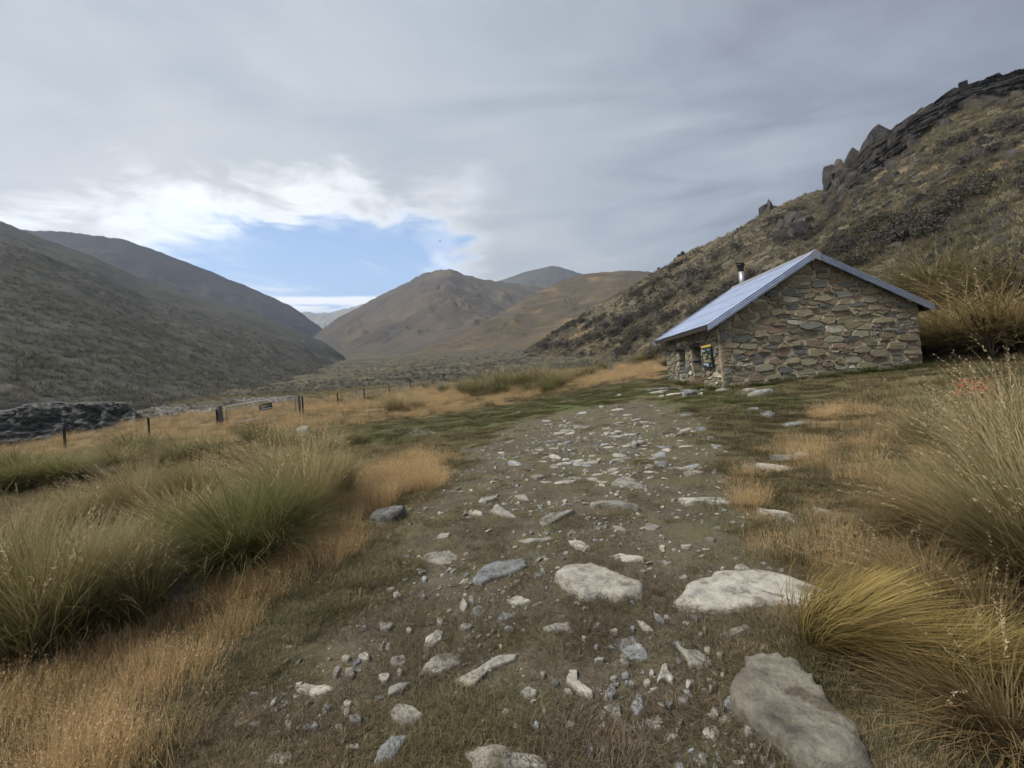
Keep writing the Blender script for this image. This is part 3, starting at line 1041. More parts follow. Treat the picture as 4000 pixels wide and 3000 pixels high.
# lintels and sill
li = MB(); li.box((HX0 - 0.03, DOOR[0] - 0.18, DOOR[3] - 0.13), (HX0 + TH - 0.02, DOOR[1] + 0.2, DOOR[3] + 0.03)); li.build('door_lintel', M['wood_d'], hut)
li = MB(); li.box((HX0 - 0.03, WIN[0] - 0.15, WIN[3] - 0.10), (HX0 + TH - 0.02, WIN[1] + 0.15, WIN[3] + 0.03)); li.build('window_lintel', M['wood_d'], hut)
li = MB(); li.box((HX0 - 0.06, WIN[0] - 0.06, WIN[2] - 0.05), (HX0 + TH - 0.04, WIN[1] + 0.06, WIN[2] + 0.012)); li.build('window_sill', M['bluestone'], hut)
# rear and side walls: stones joined
cells = rubble_cells(HY0, HY1, ZB, top(HX1), [(-1, 0, -HY0), (1, 0, HY1), (0, -1, -(ZB + 0.1)), (0, 1, top(HX1) - 0.03)], [], 0, 1.3, 0, 0, rs)
side_e = MB()
for poly, ar in cells:
    g = stone_geo(poly, rs)
    if g: side_e.add([(HX1 + p[2], p[0], p[1]) for p in g[0]], g[1])
hp = [(-1, 0, -HX0), (1, 0, HX1), (0, -1, -(ZB + 0.1)),
      (-SL / math.hypot(SL, 1), 1 / math.hypot(SL, 1), (-SL * HX0 + top(HX0)) / math.hypot(SL, 1)),
      (SR / math.hypot(SR, 1), 1 / math.hypot(SR, 1), (SR * HX1 + top(HX1)) / math.hypot(SR, 1))]
rear_e = MB()
for poly, ar in rubble_cells(HX0, HX1, ZB, RZ, hp, [], 0, 1.3, 0, 0, rs):
    g = stone_geo(poly, rs)
    if g: rear_e.add([(p[0], HY1 + p[2], p[1]) for p in g[0]], g[1])
for mb, par in ((extra_g, gw), (extra_f, fw), (side_e, rw), (rear_e, bw)):
    if mb.v:
        tag(mb.build('small_stones', M['masonry_i'], par), kind='stuff')

# door set deep in its opening: ledged boards
door = MB(); door.box((HX0 + TH - 0.11, DOOR[0] + 0.005, 0.80), (HX0 + TH - 0.07, DOOR[1] - 0.005, DOOR[3] - 0.13))
dr = door.build('door', M['wood_d'], hut)
nb = 6
for k in range(nb):
    w = (DOOR[1] - DOOR[0] - 0.02) / nb
    b = MB(); b.box((HX0 + TH - 0.125, DOOR[0] + 0.01 + k * w + 0.004, 0.82), (HX0 + TH - 0.1105, DOOR[0] + 0.01 + (k + 1) * w - 0.004, DOOR[3] - 0.14)); b.build('board', M['wood_d'], dr)
b = MB(); b.tube([(HX0 + TH - 0.15, DOOR[0] + 0.12, 1.75), (HX0 + TH - 0.15, DOOR[0] + 0.12, 1.9)], 0.012); b.build('handle', M['black'], dr)
wf = MB()
wx = HX0 + TH - 0.14
wf.box((wx, WIN[0] + .003, WIN[2] + 0.013), (wx + 0.05, WIN[0] + 0.06, WIN[3] - 0.101)); wf.box((wx, WIN[1] - 0.06, WIN[2] + 0.013), (wx + 0.05, WIN[1] - .003, WIN[3] - 0.101))
wf.box((wx, WIN[0] + 0.06, WIN[2] + 0.013), (wx + 0.05, WIN[1] - 0.06, WIN[2] + 0.07)); wf.box((wx, WIN[0] + 0.06, WIN[3] - 0.16), (wx + 0.05, WIN[1] - 0.06, WIN[3] - 0.101))
wn = wf.build('window', M['wood_d'], hut)
ym = (WIN[0] + WIN[1]) / 2
for a, b_ in ((WIN[0] + 0.06, ym - 0.015), (ym + 0.015, WIN[1] - 0.06)):
    p = MB(); p.box((wx + 0.02, a, WIN[2] + 0.07), (wx + 0.026, b_, WIN[3] - 0.16)); p.build('pane', M['glass_d'], wn)
p = MB(); p.box((wx + 0.005, ym - 0.015, WIN[2] + 0.07), (wx + 0.045, ym + 0.015, WIN[3] - 0.16)); p.build('glazing_bar', M['wood_d'], wn)


# corrugated roof
def corr_sheet(xe, sgn):
    pitch = 0.0762; ny = int((RY1 - RY0) / pitch * 8)
    ys = np.linspace(RY0, RY1, ny)
    ts = np.linspace(0, 1, 9)
    V = np.zeros((len(ts), ny, 3))
    for i, t_ in enumerate(ts):
        x = xe + (RX - xe) * t_
        V[i, :, 0] = x
        V[i, :, 1] = ys
        wav = 0.010 * np.cos(2 * math.pi * ys / pitch)
        dent = 0.012 * fbm(ys * 0.9 + (3 if sgn > 0 else 0), np.full(ny, t_ * 2.2), 2) - 0.010 * math.sin(math.pi * t_)
        V[i, :, 2] = roof_z(x) + wav + dent
    V[0, :, 2] += 0.012 * fbm(ys * 0.6, ys * 0, 2)
    lo = V.copy(); lo[..., 2] -= 0.004
    r, c = V.shape[:2]
    org = np.array(hut.location)
    allv = np.concatenate([V.reshape(-1, 3), lo.reshape(-1, 3)]) - org
    idx = np.arange(r * c).reshape(r, c)
    a, b, d, e = idx[:-1, :-1], idx[:-1, 1:], idx[1:, 1:], idx[1:, :-1]
    f1 = np.stack([a, e, d, b] if sgn < 0 else [a, b, d, e], -1).reshape(-1, 4)
    f2 = f1[:, ::-1] + r * c
    edge = np.stack([idx[0, :-1], idx[0, 1:], idx[0, 1:] + r * c, idx[0, :-1] + r * c], -1)
    ff = np.concatenate([f1, f2, edge])
    me = np_mesh('roof_sheet', allv, ff, np.full(len(ff), 4), M['roof'], None, True)
    return link('roof_sheet', me, hut)
sl = corr_sheet(EXL, -1)
sr = corr_sheet(EXR, 1)


def barge2(xe, y_edge, out, par):
    prof = [(0.16, 0.022), (0.10, 0.030), (0.04, 0.024), (-0.012, 0.022)]
    for k in range(20):
        prof.append((-0.022 - 0.011 * math.sin(2 * math.pi * k / 6.3), 0.014 - 0.0125 * k))
    n = 14
    rows = []
    xa = xe + (-0.03 if xe < RX else 0.03)
    for i in range(n):
        x = xa + (RX - xa) * i / (n - 1)
        z = (RZ - abs(x - RX) * (SL if xe < RX else SR)) + 0.004 * math.sin(i * 1.3)
        rows.append([(x, y_edge - out * a, z + b) for a, b in prof])   # out = -1: front verge (towards -y is outside)
    m = len(prof)
    mb = MB()
    mb.add([p for r in rows for p in r], [(i * m + k, i * m + k + 1, (i + 1) * m + k + 1, (i + 1) * m + k) for i in range(n - 1) for k in range(m - 1)])
    return mb.build('barge_flashing', M['roof'], par, smooth=True)
for xe, par in ((EXL, sl), (EXR, sr)):
    barge2(xe, RY0, -1, par)
    barge2(xe, RY1, 1, par)
# ridge cap: two scalloped wings and a roll
rc = MB()
ys = np.arange(RY0 - 0.05, RY1 + 0.05, 0.019)
n = len(ys)
prof = [(-0.19, None), (-0.10, 0.024), (-0.035, 0.024), (-0.02, 0.05), (0, 0.062), (0.02, 0.05), (0.035, 0.024), (0.10, 0.024), (0.19, None)]
rows = []
for y in ys:
    row = []
    for a, b in prof:
        x = RX + a
        zz = RZ - abs(a) * (SL if a < 0 else SR)
        row.append((x, y, zz + (0.014 + 0.008 * math.cos(2 * math.pi * y / 0.0762) if b is None else b)))
    rows.append(row)
m = len(prof)
rc.add([p for r in rows for p in r], [(i * m + k, i * m + k + 1, (i + 1) * m + k + 1, (i + 1) * m + k) for i in range(n - 1) for k in range(m - 1)])
rc.build('ridge_cap', M['steel'], hut, smooth=True)
ec = MB()     # folded cap end over the gable apex
ec.add([(RX - 0.17, RY0 - 0.06, RZ - 0.17 * SL + 0.03), (RX, RY0 - 0.06, RZ + 0.055), (RX + 0.17, RY0 - 0.06, RZ - 0.17 * SR + 0.03), (RX + 0.15, RY0 - 0.055, RZ - 0.34), (RX - 0.02, RY0 - 0.055, RZ - 0.24), (RX - 0.15, RY0 - 0.055, RZ - 0.33),
        (RX - 0.17, RY0 - 0.045, RZ - 0.17 * SL + 0.03), (RX, RY0 - 0.045, RZ + 0.055), (RX + 0.17, RY0 - 0.045, RZ - 0.17 * SR + 0.03), (RX + 0.15, RY0 - 0.04, RZ - 0.34), (RX - 0.02, RY0 - 0.04, RZ - 0.24), (RX - 0.15, RY0 - 0.04, RZ - 0.33)],
       [(0, 1, 4, 5), (1, 2, 3, 4), (6, 11, 10, 7), (7, 10, 9, 8), (0, 6, 7, 1), (1, 7, 8, 2), (2, 8, 9, 3), (3, 9, 10, 4), (4, 10, 11, 5), (5, 11, 6, 0)])
ec.build('apex_flashing', M['steel'], hut)
# nail rows: dark washers
for xe, par in ((EXL, sl), (EXR, sr)):
    nl = MB()
    for fr_ in (0.07, 0.30, 0.54, 0.78, 0.95):
        x = xe + (RX - xe) * fr_
        y = RY0 + 0.10
        while y < RY1 - 0.05:
            yy = round(y / 0.0762) * 0.0762
            z = roof_z(x) + 0.012
            nl.tube([(x, yy, z - 0.01), (x, yy, z + 0.008)], 0.012, 6)
            y += 0.1524
    tag(nl.build('nail_heads', M['black'], par), kind='stuff')
# eave plates, purlin ends and rafters under the left eave
ev = MB(); ev.box((EXL + 0.02, RY0 + 0.08, EZ - 0.17), (EXL + 0.06, RY1 - 0.08, EZ - 0.015)); ev.build('fascia_board', M['wood_d'], hut)
ev = MB(); ev.box((EXR - 0.06, RY0 + 0.08, EZ - 0.17), (EXR - 0.02, RY1 - 0.08, EZ - 0.015)); ev.build('fascia_board', M['wood_d'], hut)
y = HY0 + 0.05
while y < RY1 - 0.1:
    for sg, xe in ((1, EXL), (-1, EXR)):
        xw = HX0 + 0.15 if sg > 0 else HX1 - 0.15
        a = MB()
        za, zb = roof_z(xe + sg * 0.062) - 0.02, roof_z(xw) - 0.02
        pts = [(xe + sg * 0.062, za), (xw, zb), (xw, zb - 0.1), (xe + sg * 0.062, za - 0.1)]
        a.add([(p[0], y, p[1]) for p in pts] + [(p[0], y + 0.05, p[1]) for p in pts], [(0, 1, 2, 3), (7, 6, 5, 4), (0, 4, 5, 1), (1, 5, 6, 2), (2, 6, 7, 3), (3, 7, 4, 0)])
        a.build('rafter', M['wood_d'], hut)
    y += 0.85
# flue with a black cowl
fx, fy = RX + 0.16, 20.35
fl = MB(); fl.tube([(fx, fy, RZ - 0.35), (fx, fy, RZ + 0.62)], 0.115, 20)
fo = fl.build('flue', M['steel'], hut, smooth=True)
cw = MB(); cw.tube([(fx, fy, RZ + 0.60), (fx, fy, RZ + 0.70), (fx, fy, RZ + 0.702), (fx, fy, RZ + 0.86), (fx, fy, RZ + 0.862), (fx, fy, RZ + 0.90), (fx, fy, RZ + 0.95)], [0.118, 0.118, 0.125, 0.135, 0.175, 0.180, 0.150], 20)
cw.build('cowl', M['black'], fo)
cw = MB(); cw.tube([(fx, fy, RZ + 0.952), (fx, fy, RZ + 0.985), (fx, fy, RZ + 1.02)], [0.145, 0.185, 0.07], 20); cw.build('rain_cap', M['black'], fo)
bf = MB()
for sx in (0,):
    x0, x1 = RX + 0.01, RX + 0.48
    bf.add([(x0, fy - 0.22, RZ + 0.03), (x1, fy - 0.22, roof_z(x1) + 0.03), (x1, fy + 0.26, roof_z(x1) + 0.03), (x0, fy + 0.26, RZ + 0.03),
            (x0, fy - 0.22, RZ + 0.04), (x1, fy - 0.22, roof_z(x1) + 0.04), (x1, fy + 0.26, roof_z(x1) + 0.04), (x0, fy + 0.26, RZ + 0.04)],
           [(0, 3, 2, 1), (4, 5, 6, 7), (0, 1, 5, 4), (1, 2, 6, 5), (2, 3, 7, 6), (3, 0, 4, 7)])
bf.build('flue_flashing', M['steel'], hut)


# ------------------------------------------------------------------ lettering
def text_mesh(body, size, mat, origin, ax, ay, name, parent, bold=0.0, xscale=1.0):
    """flat print: text laid in the plane spanned by ax (reading direction) and ay (up)"""
    cu = bpy.data.curves.new('lettering', 'FONT')
    cu.body = body
    cu.size = size
    cu.offset = bold
    cu.resolution_u = 2
    ob = bpy.data.objects.new('lettering', cu)
    COL.objects.link(ob)
    dg = bpy.context.evaluated_depsgraph_get()
    me = bpy.data.meshes.new_from_object(ob.evaluated_get(dg))
    bpy.data.objects.remove(ob)
    bpy.data.curves.remove(cu)
    ax = Vector(ax); ay = Vector(ay); o = Vector(origin) - Vector(parent.location)
    for v in me.vertices:
        c = o + ax * (v.co.x * xscale) + ay * v.co.y
        v.co = c
    me.materials.clear()
    me.materials.append(mat)
    return link(name, me, parent)


def plate(name, mat, o, ax, ay, nrm, x0, x1, y0, y1, d0, d1, parent):
    o = Vector(o); ax = Vector(ax); ay = Vector(ay); nrm = Vector(nrm)
    pts = [o + ax * a + ay * b + nrm * c for c in (d0, d1) for a, b in ((x0, y0), (x1, y0), (x1, y1), (x0, y1))]
    mb = MB(); mb.add(pts, [(0, 3, 2, 1), (4, 5, 6, 7), (0, 1, 5, 4), (1, 2, 6, 5), (2, 3, 7, 6), (3, 0, 4, 7)])
    return mb.build(name, mat, parent)


def blob(name, mat, o, ax, ay, nrm, pts, d0, d1, parent):
    """flat shape with an outline pts in the sign's plane"""
    o = Vector(o); ax = Vector(ax); ay = Vector(ay); nrm = Vector(nrm)
    n = len(pts)
    V = [o + ax * a + ay * b + nrm * c for c in (d0, d1) for a, b in pts]
    mb = MB(); mb.add(V, [tuple(range(n))[::-1], tuple(range(n, 2 * n))] + [(i, (i + 1) % n, (i + 1) % n + n, i + n) for i in range(n)])
    return mb.build(name, mat, parent)


# the hut's sign, on stand-off battens on the front wall; it reads towards -y (its right is nearer the viewer)
SY1, SY0, SZ0, SZ1 = 16.66, 15.86, 1.66, 2.40     # left edge (far), right edge (near), bottom, top
sg = empty('hut_sign', (HX0 - 0.10, SY1, SZ0))
tag(sg, 'dark green hut information sign with yellow top strip beside the doorway', 'sign')
o = (HX0 - 0.13, SY1, SZ0); AX = (0, -1, 0); AY = (0, 0, 1); NR = (-1, 0, 0)
SWd, SH = SY1 - SY0, SZ1 - SZ0
board = plate('board', M['sign_g'], o, AX, AY, NR, 0, SWd, 0, SH, -0.012, 0, sg)
plate('top_strip', M['sign_y'], o, AX, AY, NR, 0, SWd, SH + 0.0, SH + 0.075, -0.012, 0.003, sg)
for a in (0.08, SWd - 0.14):
    plate('batten', M['wood_d'], o, AX, AY, NR, a, a + 0.06, 0.05, SH - 0.05, -0.10, -0.0125, sg)
plate('back_panel', M['black'], o, AX, AY, NR, SWd - 0.006, SWd, 0.0, SH, -0.10, -0.0125, sg)
def tx(body, size, mat, x, y, nm='lettering', bold=0.0, xs=1.0):
    return text_mesh(body, size, M[mat], Vector(o) + Vector(AX) * x + Vector(AY) * y + Vector(NR) * 0.0025, AX, AY, nm, sg, bold, xs)
blob('emblem', M['sign_w'], o, AX, AY, NR, [(0.062 + 0.028 * math.cos(t_) * (1 if math.sin(t_) > 0 else 0.85), SH - 0.115 + 0.058 * math.sin(t_)) for t_ in np.linspace(0, 2 * math.pi, 14)[:-1]], 0, 0.0025, sg)
tx('Department of', 0.036, 'sign_w', 0.105, SH - 0.105, bold=0.001)
tx('Conservation', 0.036, 'sign_w', 0.105, SH - 0.150, bold=0.001)
tx('New Zealand', 0.030, 'sign_w', 0.535, SH - 0.088, bold=0.001)
tx('Government', 0.034, 'sign_w', 0.535, SH - 0.128, bold=0.001)
plate('rule', M['sign_w'], o, AX, AY, NR, 0.518, 0.524, SH - 0.135, SH - 0.06, 0, 0.0025, sg)
tx('Box Creek Hut', 0.085, 'sign_c', 0.12, SH - 0.290, bold=0.002, xs=0.62)
def words(x, y, h, ws, mat='sign_c'):
    """lines of small print too small to read: one bar to a word"""
    for w in ws:
        plate('small_print', M[mat], o, AX, AY, NR, x, x + w, y, y + h, 0, 0.0025, sg)
        x += w + 0.014
words(0.12, SH - 0.362, 0.030, (0.13, 0.095))
words(0.12, SH - 0.425, 0.030, (0.08, 0.09))
words(0.58, SH - 0.345, 0.026, (0.03, 0.075))
words(0.585, SH - 0.400, 0.026, (0.02, 0.075))
words(0.125, SH - 0.482, 0.018, (0.09, 0.07, 0.10, 0.05, 0.09, 0.06))
words(0.125, SH - 0.528, 0.018, (0.07, 0.10, 0.05, 0.11, 0.06, 0.09, 0.05))
plate('symbol_band', M['sign_b'], o, AX, AY, NR, 0.115, 0.53, SH - 0.655, SH - 0.56, 0, 0.0015, sg)
sym = [[(0, 0), (.03, 0), (.03, .05), (.04, .07), (.015, .085), (-.008, .07)], [(.01, 0), (.035, .03), (.03, .075), (.012, .08), (-.008, .04)], [(0, 0), (.05, 0), (.045, .03), (.03, .08), (.02, .05), (.005, .03)],
       [(.01, 0), (.04, 0), (.045, .04), (.03, .085), (.008, .08), (.0, .045)], [(0, 0), (.055, 0), (.05, .04), (.03, .09), (.012, .045)]]
for k, s_ in enumerate(sym):
    blob('symbol', M['sign_w'], o, AX, AY, NR, [(0.13 + k * 0.08 + a, SH - 0.652 + b) for a, b in s_], 0.0015, 0.004, sg)
words(0.37, SH - 0.69, 0.018, (0.15,), 'sign_w')
for a, b in ((0.03, SH - 0.2), (SWd - 0.04, 0.05)):
    blob('screw', M['sign_w'], o, AX, AY, NR, [(a + 0.012 * math.cos(t_), b + 0.014 * math.sin(t_)) for t_ in np.linspace(0, 2 * math.pi, 9)[:-1]], 0, 0.004, sg)


# ------------------------------------------------------------------ gate, fence
g1, g0 = P3(1172, 1626, 28), P3(866, 1672, 27)
for p in (g0, g1):
    p[2] = gz(p[0:1], p[1:2])[0]
def strainer(p, h, r, lean, label):
    o = empty('gate_post', p)
    tag(o, label, 'post', 'timber posts of the field gate')
    mb = MB()
    top_ = (p[0] + lean[0] * h, p[1] + lean[1] * h, p[2] + h)
    mb.tube([(p[0], p[1], p[2] - 0.3), (p[0] + lean[0] * h * .5, p[1], p[2] + h * .5), top_, (top_[0], top_[1], top_[2] + 0.02)], [r * 1.06, r, r * 0.96, r * 0.7], 12)
    b = mb.build('shaft', M['wood_g'], o)
    for k in (0.35, 0.75):
        s_ = MB(); z = p[2] + h * k
        s_.tube([(p[0] + lean[0] * h * k - r - 0.02, p[1], z), (p[0] + lean[0] * h * k, p[1] - r - 0.015, z), (p[0] + lean[0] * h * k + r + 0.02, p[1], z)], 0.012, 6)
        s_.build('staple_wire', M['wire'], o)
    return o
strainer(g0, 1.28, 0.14, (-0.03, 0), 'thick grey timber gate post at the left end of the gate')
strainer(g1, 1.22, 0.10, (0.0, 0), 'grey timber gate post at the right end of the gate')
A = Vector(g0) + Vector((0.36, 0.0, 0.17)); B = Vector(g1) + Vector((-0.22, 0, 0.17))
gt = empty('field_gate', A)
tag(gt, 'galvanised tubular farm gate with rounded top corners across the track', 'gate')
H = 1.06
ex = (B - A); up = Vector((0, 0, 1)); L = ex.length; ex.normalize()
pt = lambda a, b: A + ex * a + up * b
cr = 0.2
path_ = [pt(0, 0), pt(0, H - cr)] + [pt(cr - cr * math.cos(t_), H - cr + cr * math.sin(t_)) for t_ in np.linspace(0.2, math.pi / 2, 5)] + \
        [pt(L - cr + cr * math.sin(t_), H - cr + cr * math.cos(t_)) for t_ in np.linspace(0, math.pi / 2 - 0.2, 5)] + [pt(L, H - cr), pt(L, 0)]
mb = MB(); mb.tube(path_, 0.028, 10); mb.tube([pt(0, 0.02), pt(L, 0.02)], 0.024, 10); mb.build('frame', M['gate'], gt, True)
for k in (0.38, 0.72):
    mb = MB(); mb.tube([pt(L * k, 0.02), pt(L * k, H)], 0.020, 8); mb.build('upright', M['gate'], gt, True)
mb = MB()
for k in np.linspace(0.12, 0.9, 7):
    mb.tube([pt(0.02, H * k), pt(L - 0.02, H * k)], 0.0035, 4)
for k in np.arange(0.2, L, 0.3):
    mb.tube([pt(k, 0.03), pt(k, H - 0.03)], 0.003, 4)
tag(mb.build('wire_mesh', M['wire'], gt), kind='stuff')
mb = MB(); mb.tube([pt(L, 0.75), pt(L + 0.16, 0.78)], 0.012, 6); mb.build('latch_chain', M['wire'], gt)
for b_ in (0.2, 0.85):
    mb = MB(); mb.tube([pt(-0.2, b_), pt(0.0, b_)], 0.016, 6); mb.build('hinge', M['gate'], gt)
# its sign
o2 = pt(L * 0.475, 0.47) + Vector((0, -0.04, 0))
gs = empty('gate_sign', o2)
tag(gs, 'small dark green sign with symbols hung on the farm gate', 'sign')
AX2 = ex; AY2 = up; NR2 = ex.cross(up).normalized()
if NR2.y > 0: NR2 = -NR2
GW, GHt = 0.72, 0.40
plate('board', M['sign_g'], o2, AX2, AY2, NR2, 0, GW, 0, GHt, -0.006, 0, gs)
plate('top_strip', M['sign_c'], o2, AX2, AY2, NR2, 0, GW, GHt, GHt + 0.03, -0.006, 0.002, gs)
def tx2(body, size, mat, x, y, xs=1.0):
    text_mesh(body, size, M[mat], Vector(o2) + AX2 * x + AY2 * y + NR2 * 0.002, AX2, AY2, 'lettering', gs, 0.001, xs)
blob('emblem', M['sign_w'], o2, AX2, AY2, NR2, [(0.055 + 0.026 * math.cos(t_), GHt - 0.06 + 0.036 * math.sin(t_)) for t_ in np.linspace(0, 2 * math.pi, 11)[:-1]], 0, 0.002, gs)
tx2('Department of Conservation', 0.034, 'sign_w', 0.095, GHt - 0.065, 0.6)
for yy, ws in ((0.265, (0.17, 0.13, 0.16, 0.05)), (0.205, (0.12, 0.15, 0.09)), (0.155, (0.10, 0.12))):
    xx = 0.08
    for w in ws:
        plate('small_print', M['sign_c'], o2, AX2, AY2, NR2, xx, xx + w, yy, yy + 0.026, 0, 0.002, gs)
        xx += w + 0.014
plate('symbol_band', M['sign_b'], o2, AX2, AY2, NR2, 0.075, 0.66, 0.035, 0.125, 0, 0.0012, gs)
for k in range(6):
    r_ = 0.030 if k < 5 else 0.040
    blob('symbol', M['sign_w'], o2, AX2, AY2, NR2, [(0.115 + k * 0.092 + (0.03 if k == 5 else 0) + r_ * math.cos(t_) * (1 - 0.15 * (k % 2) * math.sin(3 * t_)), 0.08 + r_ * math.sin(t_)) for t_ in np.linspace(0, 2 * math.pi, 11)[:-1]], 0.0012, 0.003, gs)

def fence(name, spots, label, hs):
    base = []
    for (u, v, Y) in spots:
        p = P3(u, v, Y); p[2] = gz(p[0:1], p[1:2])[0]
        base.append(p)
    o = empty(name, base[0])
    tag(o, label, 'fence')
    for k, p in enumerate(base):
        h = hs[k]
        mb = MB()
        a = rng.uniform(-0.03, 0.03)
        # Y-section steel standard
        for th in (0.3, 0.3 + 2.09, 0.3 + 4.19):
            c, s_ = math.cos(th) * 0.055, math.sin(th) * 0.055
            n1 = (-s_ * 0.25, c * 0.25)
            q4 = [(n1[0], n1[1]), (c + n1[0], s_ + n1[1]), (c - n1[0], s_ - n1[1]), (-n1[0], -n1[1])]
            V = [(p[0] + x, p[1] + y_, p[2] - 0.2) for x, y_ in q4] + [(p[0] + x + a * h, p[1] + y_, p[2] + h) for x, y_ in q4]
            mb.add(V, [(0, 3, 2, 1), (4, 5, 6, 7), (0, 1, 5, 4), (1, 2, 6, 5), (2, 3, 7, 6), (3, 0, 4, 7)])
        mb.build('post', M['post'], o)
    for k in range(4):
        mb = MB()
        f = 0.2 + 0.24 * k
        mb.tube([(p[0], p[1] - 0.03, p[2] + hs[i] * f) for i, p in enumerate(base)], 0.003, 4)
        mb.build('wire', M['wire'], o)
    return o
fence('wire_fence', [(-250, 1830, 20.5), (255, 1757, 22.5), (585, 1724, 24.5), (850, 1676, 26.8)], 'wire fence with thin dark posts running left from the gate', [1.15, 1.15, 1.2, 1.1])
fence('wire_fence', [(1185, 1625, 28.2), (1322, 1590, 35), (1424, 1570, 40), (1523, 1541, 47), (1603, 1517, 56), (1673, 1505, 62), (1735, 1492, 68), (1803, 1485, 74), (1880, 1478, 80)],
      'wire fence of dark steel posts running right from the gate up the valley', [1.1, 1.12, 1.15, 1.15, 1.1, 1.1, 1.1, 1.1, 1.05])
#%%NATURE
# ------------------------------------------------------------------ blades of grass
def blades(n, r0, length, width, tilt, droop, K=5, lean=(0, 0), rs=None, cols=None, tipcol=None, hvar=0.35, base_sd=1.0, z0=-0.03):
    """n curved blades from a tuft of radius r0 -> verts, faces, colours"""
    g = rs
    rr = r0 * np.sqrt(g.random(n)) * base_sd
    th = g.uniform(0, 2 * math.pi, n)
    bx = rr * np.cos(th); by = rr * np.sin(th)
    az = th + g.normal(0, 0.85, n)
    L = length * (1 - hvar + hvar * 2 * g.random(n) ** 0.8) * np.clip(1.08 - 0.35 * rr / max(r0, 1e-6) * g.random(n), 0.4, 1.2)
    t0 = np.clip(tilt * (0.25 + 0.9 * rr / max(r0, 1e-6)) + g.normal(0, 0.13, n), 0, 1.3)
    dr = np.clip(droop * g.uniform(0.35, 1.35, n), 0, 2.4)
    w = width * g.uniform(0.6, 1.3, n)
    dx = np.cos(az); dy = np.sin(az)
    px, py, pz = bx.copy(), by.copy(), np.full(n, z0)
    V = np.zeros((n, 2 * K + 1, 3)); C = np.zeros((n, 2 * K + 1, 3))
    pick = g.integers(0, len(cols), n)
    c0 = np.asarray(cols)[pick] * g.uniform(0.7, 1.25, (n, 1))
    c1 = np.asarray(tipcol)[g.integers(0, len(tipcol), n)] * g.uniform(0.75, 1.2, (n, 1))
    tw = g.normal(0, 0.55, n)
    for k in range(K + 1):
        t = k / K
        dx = np.cos(az + tw * t); dy = np.sin(az + tw * t)
        wx = -dy; wy = dx
        ww = w * (1 - t) ** 0.7 * (0.55 + 0.45 * min(1, t * 4)) * 0.5
        cc = c0 * (1 - t ** 1.3) + c1 * t ** 1.3
        if k < K:
            V[:, 2 * k] = np.stack([px - wx * ww, py - wy * ww, pz], 1)
            V[:, 2 * k + 1] = np.stack([px + wx * ww, py + wy * ww, pz], 1)
            C[:, 2 * k] = cc; C[:, 2 * k + 1] = cc
        else:
            V[:, 2 * k] = np.stack([px, py, pz], 1); C[:, 2 * k] = cc
        a = np.minimum(t0 + dr * (t + 0.5 / K) ** 1.4, 1.75)
        ds = L / K
        lx = dx * np.sin(a) + lean[0] * (0.25 + t); ly = dy * np.sin(a) + lean[1] * (0.25 + t); lz = np.cos(a) + 0.0 * t
        nl = np.sqrt(lx * lx + ly * ly + lz * lz)
        px = px + lx / nl * ds; py = py + ly / nl * ds; pz = np.maximum(pz + lz / nl * ds, 0.006)
    S = 2 * K + 1
    base = (np.arange(n) * S)[:, None]
    quads = np.concatenate([base + np.array([2 * k, 2 * k + 1, 2 * k + 3, 2 * k + 2]) for k in range(K - 1)]).reshape(-1, 4)
    tris = (base + np.array([2 * K - 2, 2 * K - 1, 2 * K])).reshape(-1, 3)
    return V.reshape(-1, 3), quads, tris, C.reshape(-1, 3)


def seedheads(n, r0, length, tilt, droop, lean, rs, col, nsp=22, spl=0.035, K=6, stemw=0.003):
    """stalks that carry a feathery panicle of spikelets"""
    g = rs
    V, q_, t_, C = blades(n, r0, length, stemw, tilt, droop, K, lean, g, [col], [col], 0.25)
    S = 2 * K + 1
    P = V.reshape(n, S, 3)
    vs_, fs, cs = [], [], []
    for i in range(n):
        pts = [(P[i, 2 * k] + P[i, min(2 * k + 1, S - 1)]) / 2 for k in range(K)] + [P[i, S - 1]]
        for j in range(nsp):
            u = 0.62 + 0.38 * g.random()
            f = u * K; k = min(int(f), K - 1); a = f - k
            b = pts[k] * (1 - a) + pts[k + 1] * a
            d = (pts[k + 1] - pts[k]); d = d / (np.linalg.norm(d) + 1e-9)
            side = g.normal(0, 1, 3); side -= d * (side @ d); side /= np.linalg.norm(side) + 1e-9
            e = d * 0.8 + side * g.uniform(0.3, 0.9) + np.array([lean[0], lean[1], 0]) * 0.6
            e /= np.linalg.norm(e)
            l = spl * g.uniform(0.5, 1.4) * (1.25 - u * 0.55)
            wv = np.cross(e, g.normal(0, 1, 3)); wv /= np.linalg.norm(wv) + 1e-9
            m = len(vs_)
            vs_ += [b, b + e * l * 0.5 + wv * l * 0.11, b + e * l, b + e * l * 0.5 - wv * l * 0.11]
            fs.append((m, m + 1, m + 2, m + 3))
            cc = np.array(col) * g.uniform(0.85, 1.5)
            cs += [cc] * 4
    return (V, q_, t_, C), (np.array(vs_), np.array(fs), np.array(cs))


def blade_mesh(name, parts, mat):
    """parts: list of (V, quads, tris, C) -> one mesh"""
    off = 0
    Vs, Q, T, Cs = [], [], [], []
    for (V, q_, t_, C) in parts:
        Vs.append(V); Cs.append(C)
        if len(q_): Q.append(q_ + off)
        if len(t_): T.append(t_ + off)
        off += len(V)
    V = np.concatenate(Vs); C = np.concatenate(Cs)
    Q = np.concatenate(Q) if Q else np.zeros((0, 4), int)
    T = np.concatenate(T) if T else np.zeros((0, 3), int)
    ff = np.concatenate([Q.ravel(), T.ravel()])
    lt = np.concatenate([np.full(len(Q), 4), np.full(len(T), 3)])
    return np_mesh(name, V, ff, lt, M[mat], C, False)


